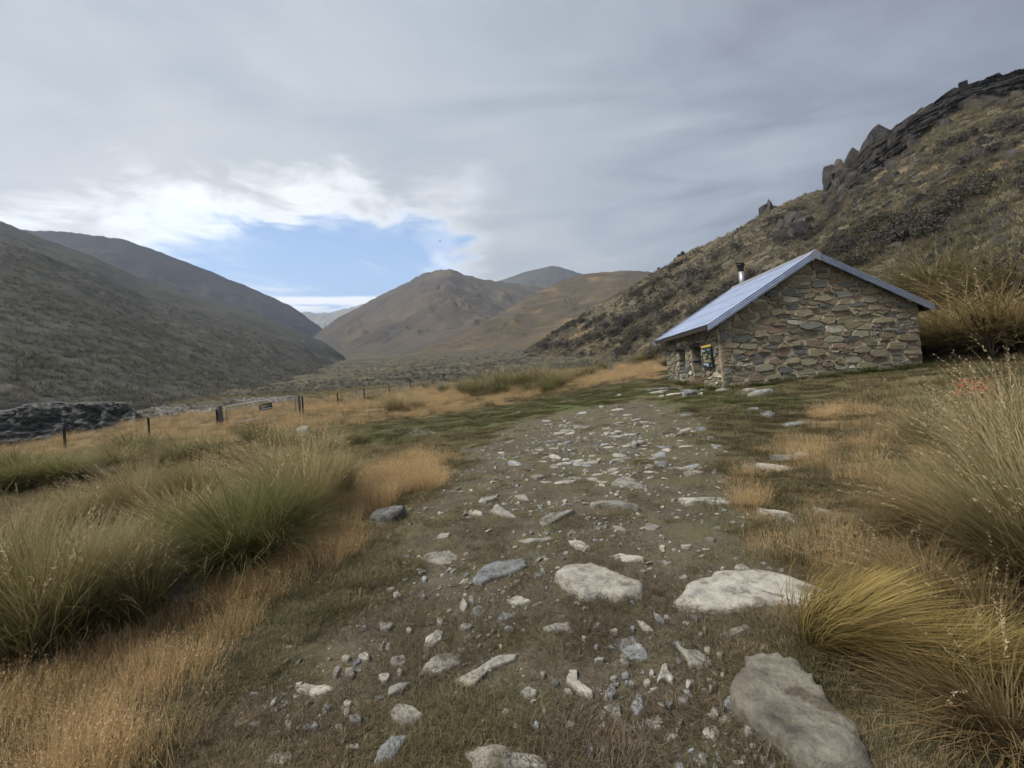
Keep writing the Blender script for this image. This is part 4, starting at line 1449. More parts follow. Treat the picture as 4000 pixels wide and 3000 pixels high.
E3 = np.zeros((0, 3), int)
OLIVE = [(0.13, 0.125, 0.045), (0.17, 0.155, 0.06), (0.15, 0.125, 0.055), (0.10, 0.105, 0.042)]
STRAW = [(0.42, 0.335, 0.17), (0.34, 0.28, 0.13), (0.50, 0.41, 0.23), (0.27, 0.24, 0.10)]
GOLD = [(0.40, 0.29, 0.10), (0.32, 0.26, 0.09), (0.48, 0.35, 0.14)]
GREENB = [(0.085, 0.10, 0.036), (0.11, 0.125, 0.045), (0.125, 0.115, 0.05)]
PALE = (0.46, 0.37, 0.22)
gr = np.random.default_rng(77)


def tussock_parts(n, R, L, tilt, droop, lean, base, tip, heads=0, w=0.0085, dead=0.12):
    body = [blades(n, R, L, w, tilt, droop, 6, lean, gr, base, tip)]
    nd = int(n * dead)
    skirt = [blades(nd, R * 1.1, L * 0.8, w, tilt + 0.4, droop * 0.6, 5, lean, gr, [(0.20, 0.15, 0.08), (0.14, 0.10, 0.06)], [(0.30, 0.23, 0.13)])]
    hd = []
    if heads:
        a, b = seedheads(heads, R * 0.7, L * 1.18, tilt * 0.7, droop * 0.8, lean, gr, PALE, 30, 0.036 * L)
        hd = [a, (b[0], b[1], E3, b[2])]
    return body, skirt, hd


def make_tussock(key, *a, **k):
    body, skirt, hd = tussock_parts(*a, **k)
    d = {'foliage': blade_mesh('foliage', body, 'grass'), 'dead_skirt': blade_mesh('dead_skirt', skirt, 'dry')}
    if hd:
        d['seed_heads'] = blade_mesh('seed_heads', hd, 'dry')
    return d


TUS = {
    'big_left': make_tussock('a', 2300, 0.20, 1.0, 0.55, 1.15, (-0.42, 0.05), OLIVE, STRAW, 10),
    'big_green': make_tussock('b', 2500, 0.19, 1.0, 0.60, 1.30, (-0.30, -0.1), GREENB, [(0.22, 0.20, 0.07), (0.30, 0.25, 0.10), (0.14, 0.15, 0.05)], 5),
    'big_up': make_tussock('c', 1900, 0.17, 1.0, 0.42, 0.80, (-0.18, 0.0), OLIVE, STRAW, 26),
    'golden': make_tussock('d', 1100, 0.11, 1.0, 0.38, 0.95, (1.0, -0.35), [(0.17, 0.15, 0.045), (0.24, 0.185, 0.06), (0.12, 0.125, 0.04)], GOLD, 0, 0.013),
    'headed': make_tussock('e', 1100, 0.16, 1.0, 0.45, 1.0, (-0.35, 0.0), [(0.17, 0.15, 0.065), (0.24, 0.195, 0.095)], STRAW, 60),
    'mid': make_tussock('f', 620, 0.22, 1.0, 0.60, 0.9, (-0.08, 0), OLIVE, STRAW, 8, w=0.012),
    'mid_green': make_tussock('g', 620, 0.24, 1.0, 0.65, 0.9, (-0.15, 0), GREENB, [(0.17, 0.17, 0.07), (0.23, 0.20, 0.09)], 3, w=0.012),
    'straw': make_tussock('h', 560, 0.20, 1.0, 0.55, 0.55, (-0.05, 0), [(0.16, 0.14, 0.06), (0.24, 0.20, 0.09)], [(0.50, 0.42, 0.24), (0.42, 0.34, 0.18)], 10, w=0.013),
    'mop': make_tussock('i', 1300, 0.26, 1.0, 0.95, 1.5, (-0.45, -0.2), [(0.13, 0.12, 0.04), (0.17, 0.15, 0.05)], [(0.30, 0.25, 0.10), (0.24, 0.20, 0.08)], 6, w=0.010),
    'brown': make_tussock('j', 1100, 0.26, 1.0, 0.7, 1.2, (-0.3, -0.1), [(0.15, 0.115, 0.05), (0.12, 0.09, 0.04)], [(0.33, 0.23, 0.11), (0.25, 0.18, 0.08)], 18, w=0.010),
}
NT_ = 0
PLACED = []


def put_tussock(kind, loc, size, rot, label, group, width=1.0):
    global NT_
    o = empty('tussock', (loc[0], loc[1], loc[2]))
    o.rotation_euler = (0, 0, rot)
    o.scale = (size * width, size * width, size)
    tag(o, label, 'tussock', group)
    for nm, me in TUS[kind].items():
        link(nm, me, o)
    PLACED.append((loc[0], loc[1], size))
    NT_ += 1
    return o


def tus(u, v, top, kind, label, group, rot=None, width=1.0, Y=None):
    """a tussock rooted where the photograph shows its base, as tall as it stands there"""
    p = hit(u * D, v * D) if Y is None else P3(u * D, v * D, Y)
    if group == GL:
        width *= 0.84
    h = (v - top) * D / F_PX * p[1]
    put_tussock(kind, p, h * 0.98, gr.uniform(-0.35, 0.35) if rot is None else rot, label, group, width)


GL, GR_ = 'large tussocks on the left of the path', 'large tussocks on the right of the path'
tus(95, 1440, 1130, 'big_up', 'tall olive tussock at the far left edge, lowest of the left group', GL, width=1.15)
tus(-70, 1400, 1090, 'big_left', 'tall olive tussock cut by the left edge of the picture', GL, width=1.2)
tus(200, 1370, 1110, 'big_left', 'wide olive tussock behind the pale seeding one at far left', GL, width=1.1)
tus(300, 1360, 1170, 'headed', 'smaller pale tussock with upright seed stalks beside the flat stone', GL)
tus(520, 1235, 1010, 'big_green', 'dark green drooping tussock just behind the flat grey stone', GL, width=1.35)
tus(400, 1200, 1030, 'big_left', 'olive tussock left of the dark green drooping one', GL, width=1.2)
tus(600, 1185, 1000, 'big_green', 'green tussock on the path side of the left group', GL)
tus(665, 1130, 930, 'headed', 'tall straw tussock full of seed heads nearest the mown turf', GL, width=1.2)
tus(590, 1095, 930, 'headed', 'straw seeded tussock behind the green pair on the left', GL, width=1.1)
tus(730, 1090, 965, 'big_up', 'upright olive tussock at the right end of the left group', GL)
tus(300, 1130, 985, 'headed', 'pale seeded tussock in the second row on the left', GL, width=1.2)
tus(180, 1150, 1040, 'big_left', 'leaning olive tussock in the second row near the left edge', GL, width=1.3)
tus(430, 1100, 985, 'big_up', 'greyish seeded tussock in the middle of the second left row', GL, width=1.2)
tus(40, 1200, 1075, 'brown', 'brownish tussock in the second row at the left edge', GL, width=1.4)
GB = 'dark tussocks behind the left group'
for k, (u, v, tp, kd) in enumerate([(60, 1060, 968, 'big_green'), (140, 1050, 975, 'big_green'), (20, 1020, 955, 'mid_green'), (290, 985, 915, 'mid_green'), (390, 1005, 925, 'mid'), (450, 1000, 930, 'mid_green'),
                                    (250, 1010, 945, 'mid'), (560, 955, 900, 'mid_green'), (610, 965, 912, 'mid'), (700, 985, 925, 'straw'), (500, 1010, 945, 'brown'), (770, 960, 920, 'mid'), (640, 1010, 950, 'brown')]):
    tus(u, v, tp, kd, 'dark olive tussock in the hollow between the tall left tussocks and the gate', GB, width=1.35)
GM = 'tussocks beside the fence'
tus(856, 893, 842, 'straw', 'pale spiky straw tussock standing alone in front of the fence', GM, width=1.1)
tus(905, 885, 850, 'mid', 'soft grey tussock just right of the spiky straw one', GM, width=1.3)
tus(960, 848, 822, 'mid_green', 'small round olive tussock among the fence posts', GM)
tus(735, 870, 855, 'mid_green', 'small dark tussock at the foot of the fence left of the straw one', GM, width=1.3)
tus(800, 866, 848, 'mid_green', 'dark low tussock by the leaning double fence post', GM, width=1.3)
tus(920, 838, 820, 'mid', 'grey tussock beyond the fence line', GM, width=1.2)
tus(1058, 882, 862, 'mid_green', 'small dark green tuft at the edge of the green turf', GM, width=1.2)
GW_ = 'row of olive tussocks beyond the turf'
for k, (u, v, tp) in enumerate([(1010, 850, 808), (1035, 855, 806), (1055, 846, 800), (1075, 840, 798), (1098, 840, 795), (1120, 838, 792), (1142, 836, 790), (1165, 832, 786), (1185, 834, 788), (1205, 838, 792), (1085, 852, 812),
                                (1225, 826, 790), (1250, 818, 785), (1275, 812, 782), (1150, 850, 812), (1300, 800, 776), (1180, 848, 815)]):
    tus(u, v, tp, ('mid_green', 'mid', 'mid_green', 'straw')[k % 4], 'olive tussock in the dense row beyond the turf left of the hut', GW_, width=1.35)
tus(1400, 782, 742, 'mop', 'big golden drooping tussock just left of the hut', 'golden tussocks by the hut', width=1.7)
tus(1445, 790, 765, 'brown', 'tan tussock tucked behind the far corner of the hut', 'golden tussocks by the hut', width=1.5)
# the bank on the right of the hut
_HV, _Hs = HILLS['right_hillside']
_HU, _HW = proj(_HV[..., 0], _HV[..., 1], _HV[..., 2])


def surf(u, v):
    """first surface along a line of sight: the ground or the right hillside"""
    d2 = (_HU - u) ** 2 + (_HW - v) ** 2 + np.where((_Hs[:, None] > 1) | (_HV[..., 1] < 2), 1e9, 0)
    i = np.unravel_index(np.argmin(d2), d2.shape)
    g_ = hit(u, v)
    h_ = _HV[i]
    if d2[i] < 40 ** 2 and h_[1] < g_[1] and h_[2] > gz(h_[0:1], h_[1:2])[0] - 0.3:
        return h_.copy()
    return g_


GK = 'tussocks on the bank right of the hut'
def bank(u, v, top, kind, Y, label, width=1.3):
    p = surf(u * D, v * D)
    h = (v - top) * D / F_PX * p[1]
    put_tussock(kind, p - np.array([0, 0, 0.1]), h * 1.5, gr.uniform(-0.4, 0.4), label, GK, width)
bank(2015, 630, 548, 'mop', 24, 'mop of green gold tussock high on the bank above the roof end', 1.2)
bank(2090, 660, 590, 'brown', 22, 'brownish tussock on the bank right of the green mop')
bank(2190, 640, 550, 'mop', 20, 'tussock on the bank cut by the right edge')
bank(2050, 745, 650, 'mop', 18.5, 'wide drooping tussock against the right end of the hut', 1.5)
bank(2130, 750, 640, 'brown', 17, 'brown gold tussock behind the dead dark stalks', 1.5)
bank(2215, 740, 620, 'mop', 15, 'gold tussock at the right edge above the dead stalks', 1.4)
bank(2010, 690, 630, 'brown', 22, 'low tan tussock under the roof end on the bank')
bank(2150, 690, 625, 'brown', 19, 'tan tussock midway up the bank')
bank(1980, 745, 715, 'mid_green', 17.5, 'small dark tussock at the right corner of the hut')
# foreground right
tus(2250, 1150, 850, 'headed', 'tall seeding tussock at the right edge behind the golden one', GR_, rot=0.2, width=0.85)
tus(2140, 1060, 840, 'headed', 'pale feathery tussock below the right end of the hut', GR_, width=0.8)
tus(2215, 1010, 790, 'headed', 'feathery straw tussock at the right edge below the bank', GR_, width=0.85)
tus(2030, 960, 845, 'straw', 'small pale seeded tuft in front of the hut corner', GR_, width=1.3)
tus(2290, 1290, 960, 'big_up', 'large olive tussock leaning in from the right edge', GR_, rot=0.3, width=1.1)
tus(2080, 1170, 990, 'brown', 'tan brown tussock beside the dry orange grass on the right', GR_, width=1.3)
tus(1775, 1405, 1225, 'golden', 'golden green tussock sprawling over the big boulder', GR_, rot=-0.1, width=1.5)
tus(1860, 1360, 1235, 'golden', 'golden tussock behind the sprawling one', GR_, rot=0.2, width=1.2)
tus(2060, 1480, 1330, 'golden', 'dry golden tussock at lower right sweeping across the ground', GR_, rot=0.1, width=1.4)
tus(2190, 1600, 1400, 'brown', 'brown tangled tussock in the bottom right corner', GR_, rot=3.0, width=1.5)
tus(2000, 1300, 1170, 'brown', 'dark brown tangled tussock between the golden and seeding ones', GR_, width=1.5)
tus(2160, 1400, 1230, 'brown', 'tangled dry tussock at the right edge', GR_, rot=2.8, width=1.4)


# ------------------------------------------------------------------ scattered cover (uncountable): geometry nodes on points
def scatter(name, protos, pts, rot, scl, var, label, nrm=None):
    me = bpy.data.meshes.new(name)
    n = len(pts)
    me.vertices.add(n)
    me.vertices.foreach_set('co', np.asarray(pts, np.float32).ravel())
    a = me.attributes.new('rot', 'FLOAT_VECTOR', 'POINT'); a.data.foreach_set('vector', np.asarray(rot, np.float32).ravel())
    a = me.attributes.new('scl', 'FLOAT', 'POINT'); a.data.foreach_set('value', np.asarray(scl, np.float32))
    a = me.attributes.new('var', 'INT', 'POINT'); a.data.foreach_set('value', np.asarray(var, np.int32))
    o = link(name, me)
    tag(o, label, kind='stuff')
    ng = bpy.data.node_groups.new('scatter_' + name, 'GeometryNodeTree')
    ng.interface.new_socket('Geometry', in_out='INPUT', socket_type='NodeSocketGeometry')
    ng.interface.new_socket('Geometry', in_out='OUTPUT', socket_type='NodeSocketGeometry')
    gi = ng.nodes.new('NodeGroupInput'); go = ng.nodes.new('NodeGroupOutput')
    jn = ng.nodes.new('GeometryNodeJoinGeometry')
    def named(nm, typ):
        q_ = ng.nodes.new('GeometryNodeInputNamedAttribute'); q_.data_type = typ
        q_.inputs[0].default_value = nm
        return q_.outputs[0]
    r_ = named('rot', 'FLOAT_VECTOR'); s_ = named('scl', 'FLOAT'); v_ = named('var', 'INT')
    e2r = ng.nodes.new('FunctionNodeEulerToRotation')
    ng.links.new(r_, e2r.inputs[0])
    for k, me_p in enumerate(protos):
        po = bpy.data.objects.new(name + '_kind', me_p)
        oi = ng.nodes.new('GeometryNodeObjectInfo')
        oi.inputs['Object'].default_value = po
        oi.inputs['As Instance'].default_value = True
        ip = ng.nodes.new('GeometryNodeInstanceOnPoints')
        cmp_ = ng.nodes.new('FunctionNodeCompare'); cmp_.data_type = 'INT'; cmp_.operation = 'EQUAL'
        ng.links.new(v_, cmp_.inputs[2]); cmp_.inputs[3].default_value = k
        ng.links.new(gi.outputs[0], ip.inputs['Points'])
        ng.links.new(cmp_.outputs[0], ip.inputs['Selection'])
        ng.links.new(oi.outputs['Geometry'], ip.inputs['Instance'])
        ng.links.new(e2r.outputs[0], ip.inputs['Rotation'])
        ng.links.new(s_, ip.inputs['Scale'])
        ng.links.new(ip.outputs[0], jn.inputs[0])
    ng.links.new(jn.outputs[0], go.inputs[0])
    md = o.modifiers.new('scatter', 'NODES')
    md.node_group = ng
    return o


def ground_pts(n, rmin, rmax, amin=-0.95, amax=0.95, power=1.0):
    """random places in view on the ground, denser near the viewer"""
    a = gr.uniform(amin, amax, n)
    r = rmin * (rmax / rmin) ** (gr.random(n) ** power)
    x = np.sin(a) * r; y = np.cos(a) * r
    return x, y, r


def in_hut(x, y, m=0.05):
    return (x > HX0 - m) & (x < HX1 + m) & (y > HY0 - m) & (y < HY1 + m)


def rots(n, tilt=0.12):
    return np.stack([gr.normal(0, tilt, n), gr.normal(0, tilt, n), gr.uniform(0, 6.28, n)], 1)


#%%STONES
# ------------------------------------------------------------------ stones set in the path
sr_ = np.random.default_rng(5)


def stone_mesh(outline, H, mat, sink=0.05, rings=None, rough=1.0, n=30, name='stone'):
    """a weathered slab from a plan outline (x, y about its middle): bedded edge, uneven top"""
    o = np.asarray(outline, float)
    # even spacing round the outline with small breaks
    c = np.vstack([o, o[:1]])
    d = np.concatenate([[0], np.cumsum(np.linalg.norm(np.diff(c, axis=0), axis=1))])
    t = np.linspace(0, d[-1], n, endpoint=False)
    ring = np.stack([np.interp(t, d, c[:, 0]), np.interp(t, d, c[:, 1])], 1)
    sm = ring.copy()
    size = math.sqrt(abs(np.sum(o[:, 0] * np.roll(o[:, 1], -1) - np.roll(o[:, 0], -1) * o[:, 1]) / 2))
    ctr = sm.mean(0)
    jit = 1 + 0.04 * rough * sr_.normal(0, 1, (n, 1))
    sm = ctr + (sm - ctr) * jit
    seed = sr_.uniform(0, 100, 2)
    V = []
    tx_, ty_ = sr_.normal(0, 0.06, 2)
    prof = rings or [(1.05, -sink), (1.0, 0.05 * H), (0.975, 0.55 * H), (0.93, 0.85 * H), (0.84, 0.95 * H), (0.72, 1.0 * H), (0.58, 1.0 * H), (0.42, 1.0 * H), (0.27, 1.0 * H), (0.13, 1.0 * H)]
    for k, (f, z) in enumerate(prof):
        p = ctr + (sm - ctr) * f
        q1 = p / size
        nz = 0.30 * fbm(q1[:, 0] * 1.8 + seed[0], q1[:, 1] * 1.8 + seed[1], 2) + 0.16 * fbm(q1[:, 0] * 6 + seed[1], q1[:, 1] * 6 + seed[0], 3)
        zz = z + (0 if k == 0 else min(1, k / 3)) * (H * 0.9 * nz + (tx_ * p[:, 0] + ty_ * p[:, 1]))
        V.append(np.column_stack([p, zz]))
    V.append(np.array([[ctr[0], ctr[1], H]]))
    V = np.concatenate(V)
    Fs = []
    m = len(prof)
    for r in range(m - 1):
        for i in range(n):
            j = (i + 1) % n
            Fs.append((r * n + i, r * n + j, (r + 1) * n + j, (r + 1) * n + i))
    for i in range(n):
        Fs.append(((m - 1) * n + i, (m - 1) * n + (i + 1) % n, m * n))
    me = bpy.data.meshes.new(name)
    area = np.sum(sm[:, 0] * np.roll(sm[:, 1], -1) - np.roll(sm[:, 0], -1) * sm[:, 1])
    if area < 0:
        Fs = [f[::-1] for f in Fs]
    me.from_pydata([tuple(map(float, p)) for p in V], [], Fs)
    me.polygons.foreach_set('use_smooth', np.ones(len(me.polygons), bool))
    me.materials.append(M[mat])
    return me


NSTONE = 0
STONES = []


def path_stone(px, label, H=None, mat='stone', group=None, cat='stone', name='path_stone', n=30, rough=1.0, hk=1.0):
    global NSTONE
    P = hits([a for a, b in px], [b for a, b in px])
    c = P.mean(0)
    o2_ = P[:, :2] - c[:2]
    size = math.sqrt(max(1e-4, abs(np.sum(o2_[:, 0] * np.roll(o2_[:, 1], -1) - np.roll(o2_[:, 0], -1) * o2_[:, 1]) / 2)))
    if H is None:
        H = min(0.07, 0.032 + 0.055 * size)
    me = stone_mesh(o2_, H * hk, mat, 0.06, None, rough, n, name)
    o = link(name, me, None, (c[0], c[1], float(gz(c[0:1], c[1:2])[0]) - 0.01))
    tag(o, label, cat, group)
    STONES.append((c[0], c[1], size * 0.6))
    NSTONE += 1
    return o


def z1(pts): return [(1000 + a / 1.746, 2050 + b / 1.746) for a, b in pts]
def z2(pts): return [(2000 + a / 1.746, 2050 + b / 1.746) for a, b in pts]
def z7(pts): return [(1400 + a / 1.106, 1900 + b / 1.106) for a, b in pts]
def z4(pts): return [(1800 + a / 1.843, 1450 + b / 1.843) for a, b in pts]
def zc(pts): return [(2550 + a / 3.687, 1250 + b / 3.687) for a, b in pts]


GST = 'stones set in the path'
big = [
    (z1([(1110, 235), (1165, 180), (1330, 150), (1475, 155), (1455, 240), (1350, 280), (1200, 270)]), 'flat cream slab set flush at the left of the path', 0.05, 'stone'),
    (z1([(1465, 410), (1500, 345), (1600, 290), (1740, 260), (1835, 245), (1855, 300), (1800, 330), (1640, 370), (1530, 425)]), 'long ribbed bluish stone tilted up to the right', 0.09, 'bluestone'),
    (z2([(300, 385), (345, 340), (420, 305), (540, 285), (640, 310), (760, 355), (880, 400), (935, 470), (885, 500), (800, 520), (700, 550), (600, 520), (470, 525), (400, 490), (340, 440)]), 'large rounded pale slab in the middle of the path', 0.13, 'stone'),
    (z7([(1355, 515), (1440, 440), (1560, 405), (1770, 400), (1900, 430), (2080, 490), (2110, 520), (2000, 560), (1900, 520), (1760, 530), (1560, 555), (1500, 555), (1370, 540)]), 'longest pale slab on the right of the path beside the golden tussock', 0.15, 'stone'),
    (z1([(1140, 870), (1160, 800), (1240, 740), (1285, 750), (1270, 800), (1200, 860), (1165, 905)]), 'upright lozenge of mottled stone left of the middle', None, 'stone'),
    (z1([(1115, 1045), (1190, 950), (1240, 900), (1390, 885), (1405, 950), (1290, 1020), (1170, 1060)]), 'grey wedge shaped stone below the lozenge', 0.09, 'stone'),
    (z1([(1360, 1100), (1430, 1050), (1560, 980), (1640, 930), (1760, 895), (1800, 910), (1740, 950), (1600, 1010), (1490, 1115)]), 'long narrow stone slanting up beside the grey wedge', 0.08, 'stone'),
    (z1([(900, 1185), (905, 1130), (980, 1100), (1065, 1105), (1010, 1150)]), 'small tan leaf shaped stone above the round boulder', None, 'stone'),
    (z1([(915, 1310), (960, 1250), (1060, 1260), (1160, 1330), (1100, 1390), (1000, 1410), (940, 1360)]), 'rounded cream cobble near the bottom left of the path', 0.10, 'stone'),
    (z1([(805, 1659), (850, 1560), (930, 1470), (1040, 1480), (1000, 1560), (940, 1659)]), 'blue grey curved stone at the bottom edge', 0.10, 'bluestone'),
    (z1([(275, 1150), (320, 1100), (430, 1120), (560, 1130), (520, 1150), (420, 1195), (360, 1170)]), 'pale winged stone at the left edge of the path', None, 'stone'),
    (z1([(1415, 1560), (1520, 1540), (1650, 1540), (1800, 1590), (1980, 1640), (2000, 1700), (1480, 1700)]), 'broad lichened slab cut by the bottom edge', 0.10, 'stone'),
    (z1([(30, 1659), (100, 1600), (240, 1580), (260, 1610), (180, 1659)]), 'pale flat stone at the bottom edge on the left', None, 'stone'),
    (z2([(670, 790), (830, 785), (900, 850), (940, 900), (900, 950), (820, 945), (750, 890)]), 'smooth blue grey diamond shaped stone', 0.06, 'bluestone'),
    (z2([(210, 715), (300, 690), (400, 690), (405, 730), (320, 750), (230, 740)]), 'small oblong cream stone above the diamond stone', None, 'stone'),
    (z2([(840, 655), (900, 680), (970, 735), (890, 725)]), 'narrow cream sliver below the long slab', None, 'stone'),
    (z2([(965, 615), (1050, 670), (1045, 690), (975, 650)]), 'thin bluish sliver nearest the long slab', None, 'bluestone'),
    (z2([(1200, 620), (1310, 660), (1260, 680)]), 'small grey triangular stone touching the long slab', None, 'bluestone'),
    (z2([(1410, 770), (1500, 730), (1600, 705), (1635, 730), (1560, 770), (1470, 800)]), 'finger shaped tan stone left of the golden tussock', None, 'stone'),
    (z2([(1110, 850), (1180, 875), (1260, 870), (1390, 950), (1290, 1000), (1210, 980), (1170, 920)]), 'jagged tan stone with a pointed left end', 0.07, 'stone'),
    (z2([(985, 1110), (1000, 1040), (1030, 955), (1060, 970), (1070, 1020), (1115, 1080), (1085, 1110), (1045, 1070)]), 'forked tan stone like a pair of legs', 0.07, 'stone'),
    (z2([(370, 1090), (390, 1000), (450, 1005), (420, 1060), (480, 1120), (570, 1200), (550, 1215), (450, 1150)]), 'crooked boot shaped stone in the near path', None, 'stone'),
    (z2([(55, 1180), (120, 1130), (180, 1150), (160, 1190), (100, 1205)]), 'small cream stone left of the crooked one', None, 'stone'),
    (z2([(635, 1160), (680, 1105), (720, 1160), (690, 1215), (645, 1195)]), 'little blue grey kite shaped stone', None, 'bluestone'),
    (z2([(665, 1380), (690, 1290), (735, 1230), (760, 1390), (720, 1380)]), 'cream tooth shaped stone near the bottom', None, 'stone'),
    (z2([(810, 1270), (850, 1160), (895, 1170), (905, 1290), (850, 1350)]), 'upright oval grey stone right of the tooth shaped one', None, 'bluestone'),
    (z2([(920, 1360), (1000, 1360), (1025, 1410), (980, 1455), (935, 1420)]), 'rounded cream cobble low in the middle of the path', None, 'stone'),
    (z2([(1495, 1140), (1600, 1160), (1660, 1220), (1640, 1260), (1560, 1200)]), 'grey leaf shaped stone lying on the big boulder edge', None, 'bluestone'),
    (z2([(510, 1600), (540, 1510), (565, 1570), (545, 1650)]), 'bluish sliver standing near the bottom edge', None, 'bluestone'),
    (z4([(1075, 825), (1160, 775), (1240, 790), (1335, 850), (1250, 860), (1190, 840)]), 'pale hump shaped stone halfway to the hut', 0.15, 'stone'),
    (z4([(930, 965), (1000, 945), (1150, 955), (1300, 1025), (1200, 1000), (1050, 980), (940, 995)]), 'long curved pale stone left of the bare tread', 0.14, 'stone'),
    (z4([(555, 1070), (640, 1040), (830, 1030), (720, 1075), (580, 1125)]), 'pale wedge with a straight upper edge', 0.09, 'stone'),
    (z4([(205, 1020), (260, 985), (400, 1060), (300, 1050)]), 'ribbed pale stone at the upper left of the path', 0.11, 'stone'),
    (z4([(130, 945), (140, 905), (260, 900), (265, 930), (180, 955)]), 'squarish pale stone at the upper left edge of the path', 0.09, 'stone'),
    (z4([(390, 905), (470, 895), (495, 940), (430, 935)]), 'small white triangular stone beside the squarish one', None, 'stone'),
    (z4([(50, 1030), (110, 1000), (160, 1030), (150, 1050)]), 'low tan stone on the left margin of the path', None, 'stone'),
    (z4([(500, 770), (560, 745), (620, 765), (540, 780)]), 'pale rounded stone left of the stony patch', 0.10, 'stone'),
    (z4([(855, 685), (910, 660), (1005, 650), (990, 670)]), 'long pale stone on the near side of the stony patch', 0.09, 'stone'),
    (z4([(1230, 540), (1290, 505), (1335, 525), (1260, 550)]), 'pale stone standing proud in the stony patch', 0.16, 'stone'),
    (z4([(1575, 945), (1700, 930), (1900, 915), (1985, 940), (1970, 965), (1800, 955), (1610, 970)]), 'long grey bar of stone on the right of the path', 0.11, 'stone'),
    (z4([(1280, 1135), (1350, 1105), (1440, 1130), (1400, 1155)]), 'small pale loaf shaped stone above the large slab', 0.06, 'stone'),
    (z4([(1085, 1135), (1150, 1130), (1205, 1155), (1120, 1160)]), 'thin pale stone left of the loaf shaped one', None, 'stone'),
    (z4([(970, 795), (1070, 800), (1010, 812)]), 'thin pale flake left of the hump shaped stone', None, 'stone'),
    (z4([(1600, 735), (1620, 720), (1730, 720), (1650, 745)]), 'pale stone right of the bare tread', 0.07, 'stone'),
    (z7([(1730, 130), (1850, 135), (2085, 165), (2060, 185), (1900, 165), (1760, 145)]), 'long tan slab lying in the orange grass on the right', 0.10, 'stone'),
    (z7([(1960, 98), (2060, 110), (2110, 128), (2000, 118)]), 'thin slab behind the long tan one in the orange grass', 0.06, 'stone'),
    ([(a * D, b * D) for a, b in [(345, 1292), (400, 1276), (455, 1268), (440, 1300), (390, 1330), (350, 1318)]], 'flat grey stone half hidden under the left tussocks', 0.34, 'bluestone'),
    (z7([(690, 240), (830, 228), (850, 235), (720, 250)]), 'thin pale blade of stone left of centre', None, 'stone'),
    (z7([(905, 240), (960, 240), (1005, 275), (940, 275)]), 'small tan stone above the large slab', None, 'stone'),
    (z7([(1050, 305), (1130, 295), (1240, 330), (1150, 330)]), 'flaky layered stone above the large slab', 0.06, 'stone'),
    (z7([(635, 500), (690, 485), (750, 510), (680, 520)]), 'small pale oval stone left of the large slab', None, 'stone'),
    (z7([(565, 615), (625, 555), (690, 560), (640, 590)]), 'knobbly bluish stone below the small oval', 0.06, 'bluestone'),
    (z7([(475, 555), (520, 520), (555, 530), (530, 560)]), 'bluish pointed stone left of the knobbly one', 0.05, 'bluestone'),
    (z7([(325, 230), (360, 200), (400, 205), (390, 228)]), 'small pale stone above the flat cream slab', 0.06, 'stone'),
]
for px, lb, H, mt in big:
    path_stone(px, lb, H, mt, GST, hk=0.42 if H else 0.85)
# the boulder in the lower right corner and the dark rock in the left grass
path_stone([(a * D, b * D) for a, b in [(1612, 1450), (1680, 1440), (1735, 1462), (1770, 1500), (1800, 1545), (1850, 1600), (1890, 1680), (1880, 1720), (1760, 1700), (1690, 1640), (1620, 1590), (1570, 1530)]],
           'big lichened boulder in the lower right under the golden tussock', 0.10, 'boulder', None, 'boulder', 'boulder', 64, 1.2)
path_stone([(a * D, b * D) for a, b in [(798, 1135), (815, 1118), (850, 1110), (878, 1112), (870, 1124), (830, 1140)]], 'dark slanting rock with green lichen at the left edge of the path', 0.15, 'darkrock', None, 'rock', 'slanting_rock', 30, 1.3)
path_stone([(a * D, b * D) for a, b in [(640, 935), (655, 930), (672, 932), (668, 940), (648, 942)]], 'small white rock among the tussocks near the gate', 0.30, 'stone', None, 'rock', 'white_rock', 20, 1.3)

